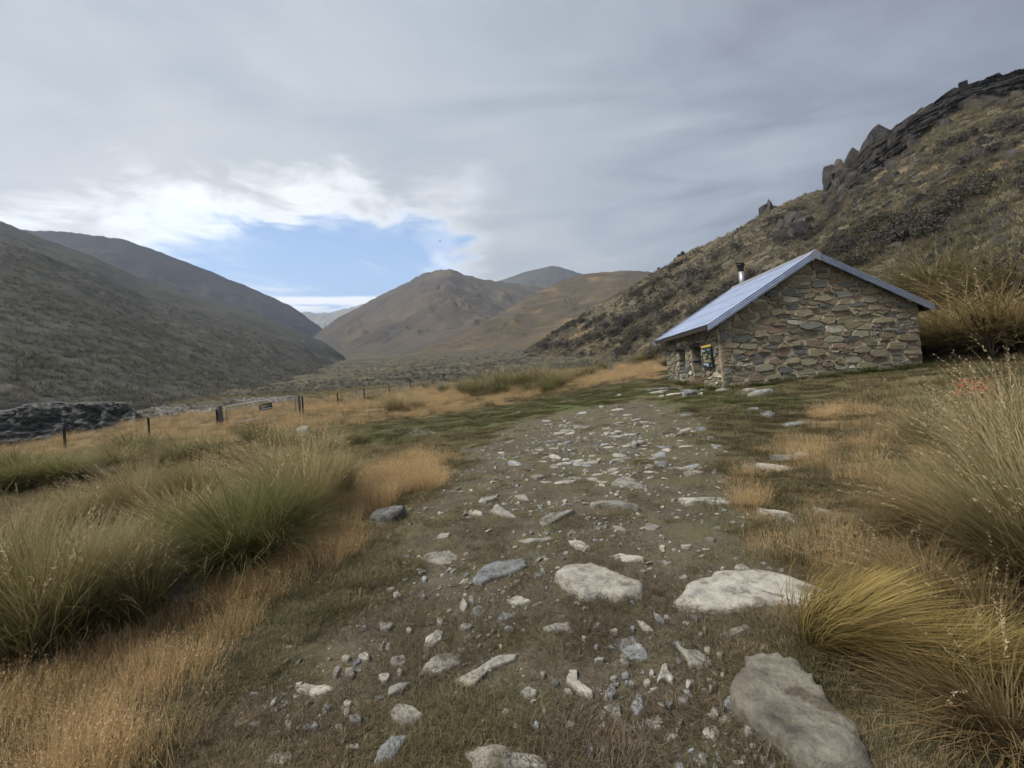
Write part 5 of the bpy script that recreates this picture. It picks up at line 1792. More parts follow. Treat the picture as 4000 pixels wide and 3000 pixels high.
# small stones whose places the photograph shows
smalls = []
for zz, boxes in ((z1, [(580, 910, 660, 950), (690, 895, 790, 960), (605, 985, 680, 1070), (520, 1015, 572, 1060), (840, 675, 950, 745), (1390, 695, 1485, 730), (450, 1245, 525, 1300), (590, 1225, 660, 1270), (595, 1280, 645, 1345),
                        (630, 1320, 730, 1400), (540, 1385, 600, 1440), (380, 1380, 430, 1430), (190, 1370, 260, 1410), (605, 1540, 720, 1575), (910, 915, 1040, 990), (830, 1035, 930, 1095), (960, 1005, 1005, 1050), (1230, 660, 1285, 705),
                        (1385, 530, 1450, 620), (925, 480, 1000, 515), (780, 405, 850, 440), (1125, 490, 1165, 515), (1025, 725, 1065, 750), (720, 708, 765, 725), (1135, 365, 1170, 395), (1000, 222, 1060, 240), (890, 70, 930, 105)]),
                  (z2, [(1290, 1410, 1440, 1500), (1355, 1280, 1420, 1370), (1575, 1380, 1670, 1480), (1050, 1225, 1110, 1285), (1130, 1180, 1220, 1270), (885, 1075, 965, 1130), (935, 1020, 980, 1060), (600, 1300, 650, 1370),
                        (265, 1080, 325, 1130), (195, 1030, 230, 1075), (555, 840, 600, 870), (655, 730, 735, 770), (745, 955, 810, 985), (475, 780, 515, 810), (810, 715, 845, 745), (1270, 755, 1310, 780), (1300, 715, 1335, 755),
                        (1390, 890, 1450, 930), (1315, 100, 1390, 125), (1000, 155, 1050, 175), (1150, 150, 1230, 165), (1025, 270, 1100, 285), (1130, 370, 1210, 388), (1510, 290, 1630, 330), (560, 930, 645, 965), (795, 1100, 840, 1135),
                        (1180, 1100, 1235, 1140), (1345, 1110, 1375, 1180), (1450, 1205, 1540, 1300), (205, 1275, 240, 1320), (150, 1365, 190, 1420), (805, 1420, 835, 1445), (880, 1385, 910, 1420), (1110, 1420, 1145, 1445),
                        (1690, 1620, 1746, 1659), (0, 620, 40, 640), (1135, 1355, 1170, 1410)])):
    for (a, b, c, d) in boxes:
        cx_, cy_ = (a + c) / 2, (b + d) / 2
        n_ = sr_.integers(6, 9)
        ph = sr_.uniform(0, 6.28)
        pts = [(cx_ + (c - a) / 2 * sr_.uniform(0.75, 1.1) * math.cos(ph + 6.283 * k / n_), cy_ + (d - b) / 2 * sr_.uniform(0.75, 1.1) * math.sin(ph + 6.283 * k / n_)) for k in range(n_)]
        o = path_stone(zz(pts), None, None, 'stone' if sr_.random() < 0.75 else 'bluestone', 'small stones in the left near path' if zz is z1 else 'small stones in the right near path', n=14)
        smalls.append((zz([(cx_, cy_)])[0], o))
# each small stone is told by the large one it lies next to
used = {}
for (pu, pv), o in smalls:
    best = min(big, key=lambda q_: (sum(a for a, _ in q_[0]) / len(q_[0]) - pu) ** 2 + (sum(b for _, b in q_[0]) / len(q_[0]) - pv) ** 2)
    bu = sum(a for a, _ in best[0]) / len(best[0]); bv = sum(b for _, b in best[0]) / len(best[0])
    side = ('left of' if pu < bu else 'right of') if abs(pu - bu) > abs(pv - bv) else ('above' if pv < bv else 'below')
    key = (side, best[1])
    used[key] = used.get(key, 0) + 1
    short = ' '.join(best[1].split()[:7])
    for tail in (' in', ' of', ' the', ' at', ' of the', ' on', ' left', ' to', ' with', ' a', ' up', ' set', ' with a', ' like', ' near', ' lying', ' by', ' like a', ' at the', ' on the', ' in the'):
        if short.endswith(tail): short = short[:-len(tail)]
    o['label'] = 'small %s stone %s the %s' % (['pale', 'pale, second', 'pale, third', 'pale, fourth', 'pale, fifth', 'pale, sixth', 'pale, seventh', 'pale, eighth', 'pale, ninth'][min(8, used[key] - 1)], side, short)

# the stony patch between the large slabs and the hut
proto = []
for k in range(10):
    n_ = 9
    ring = [(math.cos(6.283 * j / n_) * sr_.uniform(0.7, 1.15) * 0.5, math.sin(6.283 * j / n_) * sr_.uniform(0.6, 1.1) * 0.36) for j in range(n_)]
    proto.append(stone_mesh(ring, 0.16, 'stone' if k % 3 else 'bluestone', 0.12, [(1.05, -0.12), (1.0, 0.03), (0.9, 0.12), (0.55, 0.16)], 1.0, 11, 'path_stone'))
MIDP = [(1060 * D, 985 * D), (1100 * D, 945 * D), (1180 * D, 905 * D), (1300 * D, 878 * D), (1420 * D, 868 * D), (1530 * D, 890 * D), (1570 * D, 960 * D), (1560 * D, 1010 * D), (1480 * D, 1030 * D), (1250 * D, 1040 * D), (1120 * D, 1060 * D)]
ORD = ['first', 'second', 'third', 'fourth', 'fifth', 'sixth', 'seventh', 'eighth', 'ninth', 'tenth', 'eleventh', 'twelfth', 'thirteenth', 'fourteenth', 'fifteenth', 'sixteenth', 'seventeenth', 'eighteenth',
       'nineteenth', 'twentieth', 'twenty-first', 'twenty-second', 'twenty-third', 'twenty-fourth', 'twenty-fifth', 'twenty-sixth', 'twenty-seventh', 'twenty-eighth', 'twenty-ninth', 'thirtieth']
patch = []
cnt = 0
while cnt < 170:
    u, v = sr_.uniform(1060, 1575) * D, sr_.uniform(866, 1060) * D
    if not inpoly(MIDP, np.array([u]), np.array([v]))[0]:
        continue
    if sr_.random() > 0.25 + 0.75 * math.exp(-((v / D - 955) / 45) ** 2 - ((u / D - 1300) / 170) ** 2):
        continue
    h = hit(u, v)
    o = link('path_stone', proto[sr_.integers(0, 10)], None, tuple(h - np.array([0, 0, 0.01])))
    s_ = (0.12 + 0.28 * sr_.random() ** 2.0) * (0.75 + 0.03 * h[1])
    o.scale = (s_ * 1.2, s_, s_ * sr_.uniform(0.35, 0.75))
    o.rotation_euler = (sr_.normal(0, 0.12), sr_.normal(0, 0.12), sr_.uniform(0, 6.28))
    patch.append((v, u, o))
    cnt += 1
patch.sort(key=lambda q_: q_[0])
for r0_ in range(0, 170, 13):
    row = sorted(patch[r0_:r0_ + 13], key=lambda q_: q_[1])
    for j, (_, _, o) in enumerate(row):
        tag(o, 'pale flat stone of the stony patch, %s from left, %s row from hut' % (ORD[j], ORD[r0_ // 13]), 'stone', 'stones of the stony patch')
turfst = []
for (u, v, s_) in [(2250, 1905 - 375, 0.3), (2030, 1612, 0.32), (2200, 1570, 0.25), (2420, 1545, 0.3), (2480, 1520, 0.3), (2350, 1590, 0.3), (3060, 1795, 0.45), (3130, 1782, 0.35), (3000, 1620, 0.5), (3110, 1660, 0.5), (2930, 1600, 0.4), (3020, 1835, 0.5),
                   (2960, 1835, 0.4), (1990, 1590, 0.3)]:
    h = hit(u, v)
    o = link('turf_stone', proto[sr_.integers(0, 10)], None, tuple(h))
    o.scale = (s_ * 1.3, s_, s_ * 0.8); o.rotation_euler = (0, 0, sr_.uniform(0, 6.28))
    turfst.append((u, o))
for j, (_, o) in enumerate(sorted(turfst, key=lambda q_: q_[0])):
    tag(o, 'pale flat stone lying in the turf near the hut, %s from the left' % ORD[j], 'stone', 'stones in the turf by the hut')
# paving at the door
for k, (pts, lb) in enumerate([([(0, 990), (110, 965), (300, 962), (450, 985), (330, 1004), (120, 1012)], 'wide slate paving slab nearest the hut doorway'), ([(-60, 1045), (60, 1020), (235, 1032), (150, 1060), (20, 1068)], 'pale paving slab at the left of the door paving'),
                                ([(390, 1038), (480, 1010), (620, 1018), (660, 1035), (520, 1052)], 'slate paving slab in front of the door jamb'), ([(180, 1085), (330, 1055), (480, 1056), (420, 1078), (260, 1092)], 'long thin paving slab at the front of the door paving'),
                                ([(415, 1115), (500, 1068), (640, 1056), (660, 1070), (560, 1105), (470, 1122)], 'tilted grey slab at the right of the door paving'), ([(90, 1112), (130, 1085), (165, 1090), (160, 1112)], 'small paving stone in the turf before the door paving'),
                                ([(-130, 1020), (-40, 1000), (30, 1012), (-50, 1032)], 'outermost slab at the left end of the door paving'), ([(650, 1075), (690, 1055), (730, 1058), (720, 1085)], 'small slab by the sign corner of the hut')]):
    path_stone(zc(pts), lb, 0.05 if k != 4 else 0.12, 'bluestone' if k % 2 == 0 else 'stone', 'paving slabs at the hut door', 'paving slab', 'paving_slab', 20)
for (a, b, s_, lb) in [(1040, 1035, 0.42, 'grey foundation boulder under the near corner of the hut'), (1410, 1020, 0.36, 'pale foundation stone along the gable foot'), (1600, 1050, 0.5, 'flat white stone at the foot of the gable'), (1490, 1098, 0.55, 'flat slab lying in the turf before the gable'),
                       (760, 1020, 0.3, 'brown stone by the hut corner among weeds')]:
    u, v = zc([(a, b)])[0]
    h = hit(u, v)
    if h[1] > HY0 - 0.25 and h[0] > HX0 - 0.25:
        h[1] = HY0 - 0.3; h[2] = float(gz(h[0:1], h[1:2])[0])
    o = link('foundation_stone', proto[sr_.integers(0, 10)], None, tuple(h))
    o.scale = (s_ * 1.4, s_, s_ * 1.3); o.rotation_euler = (0, 0, sr_.uniform(-0.4, 0.4))
    tag(o, lb, 'stone', 'stones at the foot of the hut')

CREEK = [(500, 1592), (900, 1562), (1160, 1545), (1160, 1566), (900, 1604), (500, 1655)]
TG = [(0.085, 0.098, 0.034), (0.12, 0.132, 0.05), (0.155, 0.15, 0.07)]
TD = [(0.20, 0.165, 0.10), (0.29, 0.24, 0.15), (0.14, 0.115, 0.07)]
turf_green = [blade_mesh('turf', [blades(420, 0.30, 0.055, 0.0042, 0.8, 1.0, 3, (0, 0), gr, TG, [(0.14, 0.145, 0.05), (0.20, 0.17, 0.08)]), blades(200, 0.30, 0.05, 0.004, 1.0, 0.9, 3, (0, 0), gr, TD, [(0.26, 0.20, 0.11)])], 'dry') for _ in range(2)]
turf_dry = [blade_mesh('turf', [blades(430, 0.30, 0.055, 0.004, 1.0, 1.0, 3, (0, 0), gr, TD, [(0.24, 0.185, 0.10), (0.30, 0.24, 0.14)]), blades(180, 0.30, 0.045, 0.004, 0.8, 0.9, 3, (0, 0), gr, TG, [(0.12, 0.12, 0.045)])], 'dry') for _ in range(2)]
litter = [blade_mesh('litter', [blades(70, 0.20, 0.075, 0.0034, 1.35, 0.4, 3, (0, 0), gr, [(0.10, 0.075, 0.045), (0.18, 0.145, 0.09), (0.06, 0.045, 0.03)], [(0.26, 0.21, 0.14), (0.12, 0.09, 0.06)], z0=0.004), blades(22, 0.2, 0.03, 0.004, 0.8, 0.8, 3, (0, 0), gr, TG, TG)], 'dry') for _ in range(3)]

# short turf and thatch around and across the path
x, y, r = ground_pts(13000, 1.3, 30)
p_, g_, b_ = masks(x, y)
pn = fbm(x * 1.3 + 40, y * 1.3, 3)
st_ = np.array(STONES)
keep = np.ones(len(x), bool)
for sx_, sy_, sr2 in st_:
    keep &= (x - sx_) ** 2 + (y - sy_) ** 2 > (sr2 * 0.8 + 0.06) ** 2
keep &= (gr.random(len(x)) < np.where(p_ > 0.5, 0.45 * sstep(0.0, 0.35, pn) + 0.012, 0.95)) & ~in_hut(x, y)
x, y, r, p_, g_ = x[keep], y[keep], r[keep], p_[keep], g_[keep]
isg = gr.random(len(x)) < np.clip(0.16 + 0.8 * g_ + 0.3 * fbm(x * 0.8, y * 0.8, 2), 0.04, 0.97)
var = np.where(isg, gr.integers(0, 2, len(x)), 2 + gr.integers(0, 2, len(x)))
scl = gr.uniform(0.6, 1.2, len(x)) * np.clip(0.75 + 0.05 * r, 0.75, 1.8)
scl = np.where(p_ > 0.5, scl * 0.42, scl) * np.clip(0.45 + r * 0.12, 0.45, 1)
scatter('short_turf', turf_green + turf_dry, np.stack([x, y, gz(x, y)], 1), rots(len(x)), scl, var, 'short green and dry turf over the ground around the path')
x, y, r = ground_pts(5200, 1.3, 12)
p_, g_, b_ = masks(x, y)
k = (p_ > 0.3) & (gr.random(len(x)) < np.clip(0.6 + 1.1 * fbm(x * 1.1 + 70, y * 1.1, 3), 0.1, 1))
x, y = x[k], y[k]
scatter('dead_grass_litter', litter, np.stack([x, y, gz(x, y) + 0.004], 1), rots(len(x), 0.05), gr.uniform(0.5, 1.15, len(x)), gr.integers(0, 3, len(x)), 'dead grass litter lying on the bare soil of the path')

# dry orange grass with feathery heads
BT = [(0.38, 0.27, 0.135), (0.44, 0.32, 0.165), (0.31, 0.23, 0.115)]
BTT = [(0.56, 0.405, 0.215), (0.62, 0.47, 0.27), (0.50, 0.355, 0.18)]


def browntop(n, L):
    a, b = seedheads(n, 0.27, L, 0.30, 0.35, (-0.1, 0), gr, (0.55, 0.40, 0.21), 6, 0.018, 4, 0.003)
    base = blades(int(n * 0.9), 0.28, L * 0.55, 0.004, 0.5, 0.8, 3, (0, 0), gr, BT + TG[1:], BTT)
    return blade_mesh('dry_grass', [a, (b[0], b[1], E3, b[2]), base], 'dry')


bts = [browntop(130, 0.30), browntop(120, 0.37), browntop(140, 0.24)]
x, y, r = ground_pts(15000, 1.5, 55, -1.05, 0.95)
p_, g_, b_ = masks(x, y)
keep = (gr.random(len(x)) < b_ * np.where((x > 2) & (y < 16), np.clip(0.30 + 1.5 * fbm(x * 0.8 + 5, y * 0.8, 3), 0.0, 0.8), np.where(r < 6, np.clip(0.68 + 1.1 * fbm(x * 1.1 + 5, y * 1.1, 3), 0.1, 1), np.clip(0.6 + 1.1 * fbm(x * 0.7 + 5, y * 0.7, 3), 0.08, 1)))) & ~in_hut(x, y, 0.2)
for sx_, sy_, sr2 in st_:
    keep &= (x - sx_) ** 2 + (y - sy_) ** 2 > (sr2 + 0.1) ** 2
u_, v_ = proj(x, y, gz(x, y))
keep &= ~inpoly(CREEK, u_, v_)
x, y, r = x[keep], y[keep], r[keep]
edge = np.where((x > 2) & (y < 16), 0.72, np.where(r < 5, 0.85, 1.0)) * np.clip(1 + 0.5 * fbm(x * 0.9, y * 0.9 + 7, 2), 0.55, 1.4)
scl = gr.uniform(0.6, 1.1, len(x)) * edge * np.clip(0.8 + 0.025 * r, 0.8, 2.0)
scatter('dry_orange_grass', bts, np.stack([x, y, gz(x, y)], 1), rots(len(x), 0.10), scl, gr.integers(0, 3, len(x)), 'dry orange brown grass with fine seed heads beside the path and in the paddock')
# rough mixed grass wherever the ground is neither path, turf nor orange grass
rough = [blade_mesh('rough_grass', [blades(120, 0.2, 0.26, 0.006, 0.7, 1.0, 4, (-0.15, 0), gr, OLIVE + TD, STRAW + [(0.25, 0.18, 0.09)])], 'dry') for _ in range(3)]
x, y, r = ground_pts(17000, 2.2, 60, -1.1, 1.1)
x2, y2, r2 = ground_pts(7000, 22, 70, -0.95, -0.2)
x, y, r = np.concatenate([x, x2]), np.concatenate([y, y2]), np.concatenate([r, r2])
p_, g_, b_ = masks(x, y)
u_, v_ = proj(x, y, gz(x, y))
left = (x < -1.2) | (y > 24) | (u_ > 3300)
pdist = polydist(PATH, x, y)
keep = (pdist < -1.0 - 0.02 * r) & (g_ < 0.2) & (gr.random(len(x)) < np.where(left, 0.75, 0.06) * (1 - 0.75 * b_)) & ~in_hut(x, y, 0.25) & (v_ > 1500) & ~inpoly(CREEK, u_, v_)
x, y, r = x[keep], y[keep], r[keep]
scatter('rough_grass', rough, np.stack([x, y, gz(x, y)], 1), rots(len(x), 0.15), gr.uniform(0.5, 1.15, len(x)) * np.clip(0.9 + 0.014 * r, 0.9, 1.7), gr.integers(0, 3, len(x)), 'rough mixed grass between the tussocks')
# green weeds at the foot of the hut's walls
weed = [blade_mesh('wall_weeds', [blades(110, 0.16, 0.26, 0.012, 0.6, 0.9, 4, (0, 0), gr, [(0.04, 0.055, 0.012), (0.06, 0.075, 0.02)], [(0.10, 0.12, 0.035), (0.16, 0.15, 0.06)])], 'grass')]
wx_ = np.concatenate([HX0 + 0.1 + gr.random(60) * 6.9, HX0 - 0.25 - 0.3 * gr.random(26)])
wy_ = np.concatenate([HY0 - 0.15 - 0.35 * gr.random(60) ** 1.5, HY0 + gr.random(26) * 4.8])
ok = ~((wy_ > DOOR[0] - 0.05) & (wy_ < DOOR[1] + 0.05))
wx_, wy_ = wx_[ok], wy_[ok]
scatter('wall_weeds', weed, np.stack([wx_, wy_, gz(wx_, wy_)], 1), rots(len(wx_)), gr.uniform(0.4, 1.15, len(wx_)), np.zeros(len(wx_)), 'green weeds along the foot of the hut walls')

# gravel: far too many to count
peb = []
for k in range(6):
    V = sr_.normal(0, 1, (14, 3)); V /= np.linalg.norm(V, axis=1)[:, None]
    V *= np.array([0.5, 0.36, 0.24]) * sr_.uniform(0.8, 1.15, (14, 1))
    import bmesh
    bm = bmesh.new()
    for p in V: bm.verts.new(p)
    bmesh.ops.convex_hull(bm, input=bm.verts)
    me = bpy.data.meshes.new('pebble'); bm.to_mesh(me); bm.free()
    me.materials.append(M['stone' if k % 3 else 'bluestone'])
    peb.append(me)
x, y, r = ground_pts(17000, 1.3, 18, -0.6, 0.75)
p_, g_, b_ = masks(x, y)
k = (p_ > 0.5) & (gr.random(len(x)) < np.clip(0.45 + 1.2 * fbm(x * 0.9 + 11, y * 0.9, 3), 0.08, 1))
x, y, r = x[k], y[k], r[k]
scl = (0.012 + 0.055 * gr.random(len(x)) ** 3.2) * np.clip(0.8 + 0.13 * r, 0.9, 2.4)
gpts = [np.stack([x, y, gz(x, y) + scl * 0.05], 1)]; gs_ = [scl]
def gravel_patch(u, v, su, sv, n, smin, smax):
    us = gr.normal(u, su, n); vs2 = gr.normal(v, sv, n)
    P = hits(us, vs2)
    gpts.append(P); gs_.append(gr.uniform(smin, smax, n))
gravel_patch(1610, 1690, 55, 13, 260, 0.05, 0.18)
gravel_patch(2330, 1730, 170, 40, 500, 0.025, 0.07)
gravel_patch(720, 1612, 110, 10, 700, 0.15, 0.5)
gravel_patch(1040, 1562, 70, 6, 350, 0.15, 0.45)
gravel_patch(1740, 1455, 70, 5, 160, 0.2, 0.6)
gravel_patch(2420, 1490, 60, 10, 160, 0.05, 0.2)
P = np.concatenate(gpts); S_ = np.concatenate(gs_)
scatter('gravel', peb, P, rots(len(P), 0.3), S_, gr.integers(0, 6, len(P)), 'pale gravel and pebbles strewn over the path and the creek side')


# hillside tussocks and scrub
hill_tuft = [blade_mesh('hill_tuft', [blades(26, 0.25, 0.62, 0.045, 0.75, 0.9, 3, (-0.1, 0), gr, [(0.17, 0.15, 0.095), (0.20, 0.175, 0.11)], [(0.38, 0.315, 0.20), (0.31, 0.265, 0.165)])], 'dry'),
             blade_mesh('hill_tuft', [blades(26, 0.25, 0.62, 0.045, 0.85, 0.9, 3, (-0.1, 0), gr, [(0.12, 0.118, 0.075), (0.15, 0.14, 0.09)], [(0.24, 0.215, 0.135), (0.29, 0.25, 0.155)])], 'dry')]


def shrub_mesh(n, col, size=0.045):
    """small leaf faces and twigs through an uneven lobed crown about 1 m across"""
    lob = [(gr.normal(0, 0.28), gr.normal(0, 0.28), gr.uniform(0.25, 0.6), gr.uniform(0.2, 0.38)) for _ in range(9)]
    P = []
    while len(P) < n:
        l = lob[gr.integers(0, len(lob))]
        d = gr.normal(0, 1, 3); d /= np.linalg.norm(d)
        p = np.array(l[:3]) + d * l[3] * gr.random() ** 0.25
        if p[2] > 0.02: P.append(p)
    P = np.array(P)
    e1 = gr.normal(0, 1, (n, 3)); e1 /= np.linalg.norm(e1, axis=1)[:, None]
    e2 = np.cross(e1, gr.normal(0, 1, (n, 3))); e2 /= np.linalg.norm(e2, axis=1)[:, None]
    s = size * gr.uniform(0.6, 1.5, (n, 1))
    V = np.stack([P - e1 * s, P + e2 * s * 0.4, P + e1 * s, P - e2 * s * 0.4], 1).reshape(-1, 3)
    q_ = np.arange(4 * n).reshape(-1, 4)
    c = np.repeat(np.asarray(col)[gr.integers(0, len(col), n)] * gr.uniform(0.6, 1.4, (n, 1)), 4, 0)
    return blade_mesh('crown', [(V, q_, E3, c)], 'shrub')


SHR = [(0.085, 0.072, 0.064), (0.065, 0.06, 0.052), (0.11, 0.09, 0.075)]
SHRG = [(0.085, 0.085, 0.05), (0.11, 0.10, 0.06)]
shrubs = [shrub_mesh(900, SHR), shrub_mesh(900, SHR), shrub_mesh(900, SHRG)]
hill_shrub = [shrub_mesh(420, SHR, 0.06), shrub_mesh(420, SHR, 0.06), shrub_mesh(420, SHRG, 0.06)]


def stem_mesh():
    mb = MB()
    for k in range(5):
        a = k * 1.26
        mb.tube([(0, 0, -0.1), (0.12 * math.cos(a), 0.12 * math.sin(a), 0.2), (0.28 * math.cos(a), 0.28 * math.sin(a), 0.5)], [0.03, 0.02, 0.006], 5)
    return mb.mesh('stems', M['deadstalk'])


stems = stem_mesh()


def hill_pts(name, n, smin=0.0, smax=1.0, near_bias=True):
    V, s = HILLS[name]
    ns, nt = V.shape[:2]
    si = np.searchsorted(s, smin + (smax - smin) * gr.random(n)).clip(1, ns - 1)
    ti = gr.integers(1, nt, n)
    a = gr.random(n)[:, None]; b = gr.random(n)[:, None]
    p = (V[si - 1, ti - 1] * (1 - a) + V[si, ti - 1] * a) * (1 - b) + (V[si - 1, ti] * (1 - a) + V[si, ti] * a) * b
    return p


def visible(p, pad=60):
    u, v = proj(p[:, 0], p[:, 1], p[:, 2])
    return (u > -pad - 500) & (u < 4000 + pad + 900) & (v > -pad) & (v < 3000 + pad) & (p[:, 1] > 1)


grey_tuft = [blade_mesh('hill_tuft', [blades(26, 0.25, 0.62, 0.045, 0.8, 0.9, 3, (-0.1, 0), gr, [(0.085, 0.086, 0.073), (0.11, 0.106, 0.084)], [(0.19, 0.175, 0.135), (0.24, 0.215, 0.155)])], 'dry'),
             blade_mesh('hill_tuft', [blades(26, 0.25, 0.62, 0.045, 0.85, 0.9, 3, (-0.1, 0), gr, [(0.065, 0.068, 0.055), (0.085, 0.085, 0.066)], [(0.13, 0.13, 0.10), (0.17, 0.16, 0.115)])], 'dry')]
p = hill_pts('right_hillside', 27000)
p = p[visible(p)]
p = p[p[:, 2] > gz(p[:, 0], p[:, 1]) - 0.3]
p = p[~in_hut(p[:, 0], p[:, 1], 0.6)]
n_ = fbm(p[:, 0] * 0.07, p[:, 1] * 0.07, 3)
scatter('hillside_tufts', hill_tuft, p - [0, 0, 0.05], rots(len(p), 0.2), gr.uniform(0.5, 1.35, len(p)), (gr.random(len(p)) < 0.30 - 0.4 * n_).astype(int), 'tan grass tufts covering the hillside behind the hut')
p = hill_pts('left_hillside', 26000, 0.0, 0.75)
p = p[visible(p)]
d_ = np.hypot(p[:, 0], p[:, 1])
p = p[(d_ < 330) & (gr.random(len(p)) < np.clip(0.6 + 0.9 * fbm(p[:, 0] * 0.045, p[:, 1] * 0.045, 3), 0.2, 1))]
p = p[p[:, 2] > gz(p[:, 0], p[:, 1]) - 0.3]
scatter('left_hill_tussocks', grey_tuft, p - [0, 0, 0.1], rots(len(p), 0.2), gr.uniform(0.7, 1.9, len(p)) * 1.2, (gr.random(len(p)) < 0.6).astype(int), 'grey green tussocks dotted over the left hillside')
# valley floor tussocks
x, y, r = ground_pts(11000, 30, 330, -0.75, 0.25)
z = gz(x, y)
p = np.stack([x, y, z], 1)
pn = fbm(x * 0.03, y * 0.03, 3)
keep = visible(p) & (gr.random(len(x)) < np.clip(0.55 + 1.1 * pn, 0.06, 1)) & ((r > 62) | (x < -30) )
p = p[keep]
scatter('valley_tussocks', grey_tuft, p, rots(len(p), 0.15), gr.uniform(0.6, 1.6, len(p)), (gr.random(len(p)) < 0.55).astype(int), 'small tussocks over the valley floor beyond the fence')
# scrub mass on the right hill, lower slope
p = hill_pts('right_hillside', 6500, 0.0, 0.9)
p = p[visible(p)]
n_ = fbm(p[:, 0] * 0.06 + 3, p[:, 1] * 0.06 + 8, 4, 0.65) - 0.12 - 0.22 * sstep(25, 60, p[:, 0])
p = p[(n_ > 0.10) & (p[:, 2] > gz(p[:, 0], p[:, 1]) - 0.2) & ~in_hut(p[:, 0], p[:, 1], 0.8)]
scatter('hillside_scrub', hill_shrub, p, rots(len(p), 0.15), gr.uniform(0.7, 1.9, len(p)), gr.integers(0, 3, len(p)), 'dark wiry scrub in patches on the hillside behind the hut')
# the scrub bushes that stand out singly
GS = 'dark bushes at the foot of the hillside'
spots = []
for (u, v, Y, h) in [(1330, 728, 75, 2.2), (1300, 735, 80, 2.0), (1275, 742, 85, 2.0), (1360, 705, 80, 2.6), (1390, 690, 82, 2.6), (1335, 700, 92, 2.5), (1310, 712, 95, 2.4), (1425, 700, 62, 2.2), (1400, 728, 60, 2.6),
                     (1370, 735, 62, 2.2), (1345, 748, 62, 1.8), (1420, 672, 80, 2.6), (1445, 655, 82, 2.6), (1250, 748, 95, 2.0), (1225, 752, 105, 2.0), (1205, 752, 115, 2.0), (1180, 755, 125, 2.0), (1440, 690, 55, 2.2), (1465, 640, 80, 2.5),
                     (1480, 615, 84, 2.4), (1500, 600, 88, 2.4), (1545, 565, 85, 2.2), (1600, 545, 80, 2.4), (1620, 530, 82, 2.2), (1690, 500, 85, 2.4), (1505, 640, 70, 2.2), (1240, 735, 100, 2.0)]:
    q3 = P3(u * D, v * D, Y)
    # set it on the slope along the same line of sight
    V, s = HILLS['right_hillside']
    uu, vv = proj(V[..., 0], V[..., 1], V[..., 2])
    dd = (uu - u * D) ** 2 + (vv - v * D) ** 2 + np.where(V[..., 1] > 0, 0, 1e9)
    i = np.unravel_index(np.argmin(dd), dd.shape)
    q3 = V[i]
    k = gr.integers(0, 3)
    o = empty('scrub_bush', q3)
    o.rotation_euler = (0, 0, gr.uniform(0, 6.28)); sc_ = h * gr.uniform(0.85, 1.2) * q3[1] / 85
    o.scale = (sc_ * 1.15, sc_ * 1.15, sc_)
    tag(o, 'dark twiggy bush on the lower slope left of the hut roof' if u < 1510 else 'dark twiggy bush on the slope above the hut flue', 'bush', GS if u < 1510 else 'dark bushes above the flue')
    link('crown', shrubs[k], o); link('stems', stems, o)
# ------------------------------------------------------------------ crags
def hull_block(bed=1.0):
    """an angular jointed block about 1 m across"""
    n = 22
    V = sr_.uniform(-0.5, 0.5, (n, 3))
    k = sr_.integers(0, 3, n)
    for i in range(n):                      # push the points out to the faces of a box
        V[i, k[i]] = 0.5 * np.sign(V[i, k[i]]) * sr_.uniform(0.85, 1.0)
    bm = bmesh.new()
    for p in V: bm.verts.new(p)
    bmesh.ops.convex_hull(bm, input=bm.verts)
    me = bpy.data.meshes.new('rock'); bm.to_mesh(me); bm.free()
    return me


blocks = [hull_block() for _ in range(10)]
blocks_l = []
for me in blocks:
    me.materials.append(M['crag'])
    m2 = me.copy(); m2.materials[0] = M['bluff']
    blocks_l.append(m2)


def crag(name, pts, size, label, meshes, cat='crag', tall=1.3, group=None):
    c = pts.mean(0)
    o = empty(name, c)
    tag(o, label, cat, group)
    for p, s_ in zip(pts, size):
        b = link('rock', meshes[sr_.integers(0, len(meshes))], o, tuple(p - c))
        b.scale = (s_ * sr_.uniform(0.7, 1.5), s_ * sr_.uniform(0.7, 1.3), s_ * sr_.uniform(0.7, 1.3) * tall)
        b.rotation_euler = (sr_.normal(0.0, 0.12), sr_.normal(0.22, 0.14), sr_.uniform(0, 6.28) if tall < 1 else sr_.normal(0.5, 0.5))
    return o


HV, Hs = HILLS['right_hillside']
HU, HVV = proj(HV[..., 0], HV[..., 1], HV[..., 2])
front = (Hs <= 1.01)[:, None] & np.ones(HV.shape[1], bool)[None]


def on_hill(poly, n):
    m = inpoly(poly, HU, HVV) & front
    idx = np.argwhere(m)
    # even spread in the picture's area: weight by the cell's size
    pick = idx[sr_.integers(0, len(idx), n)]
    return HV[pick[:, 0], pick[:, 1]]


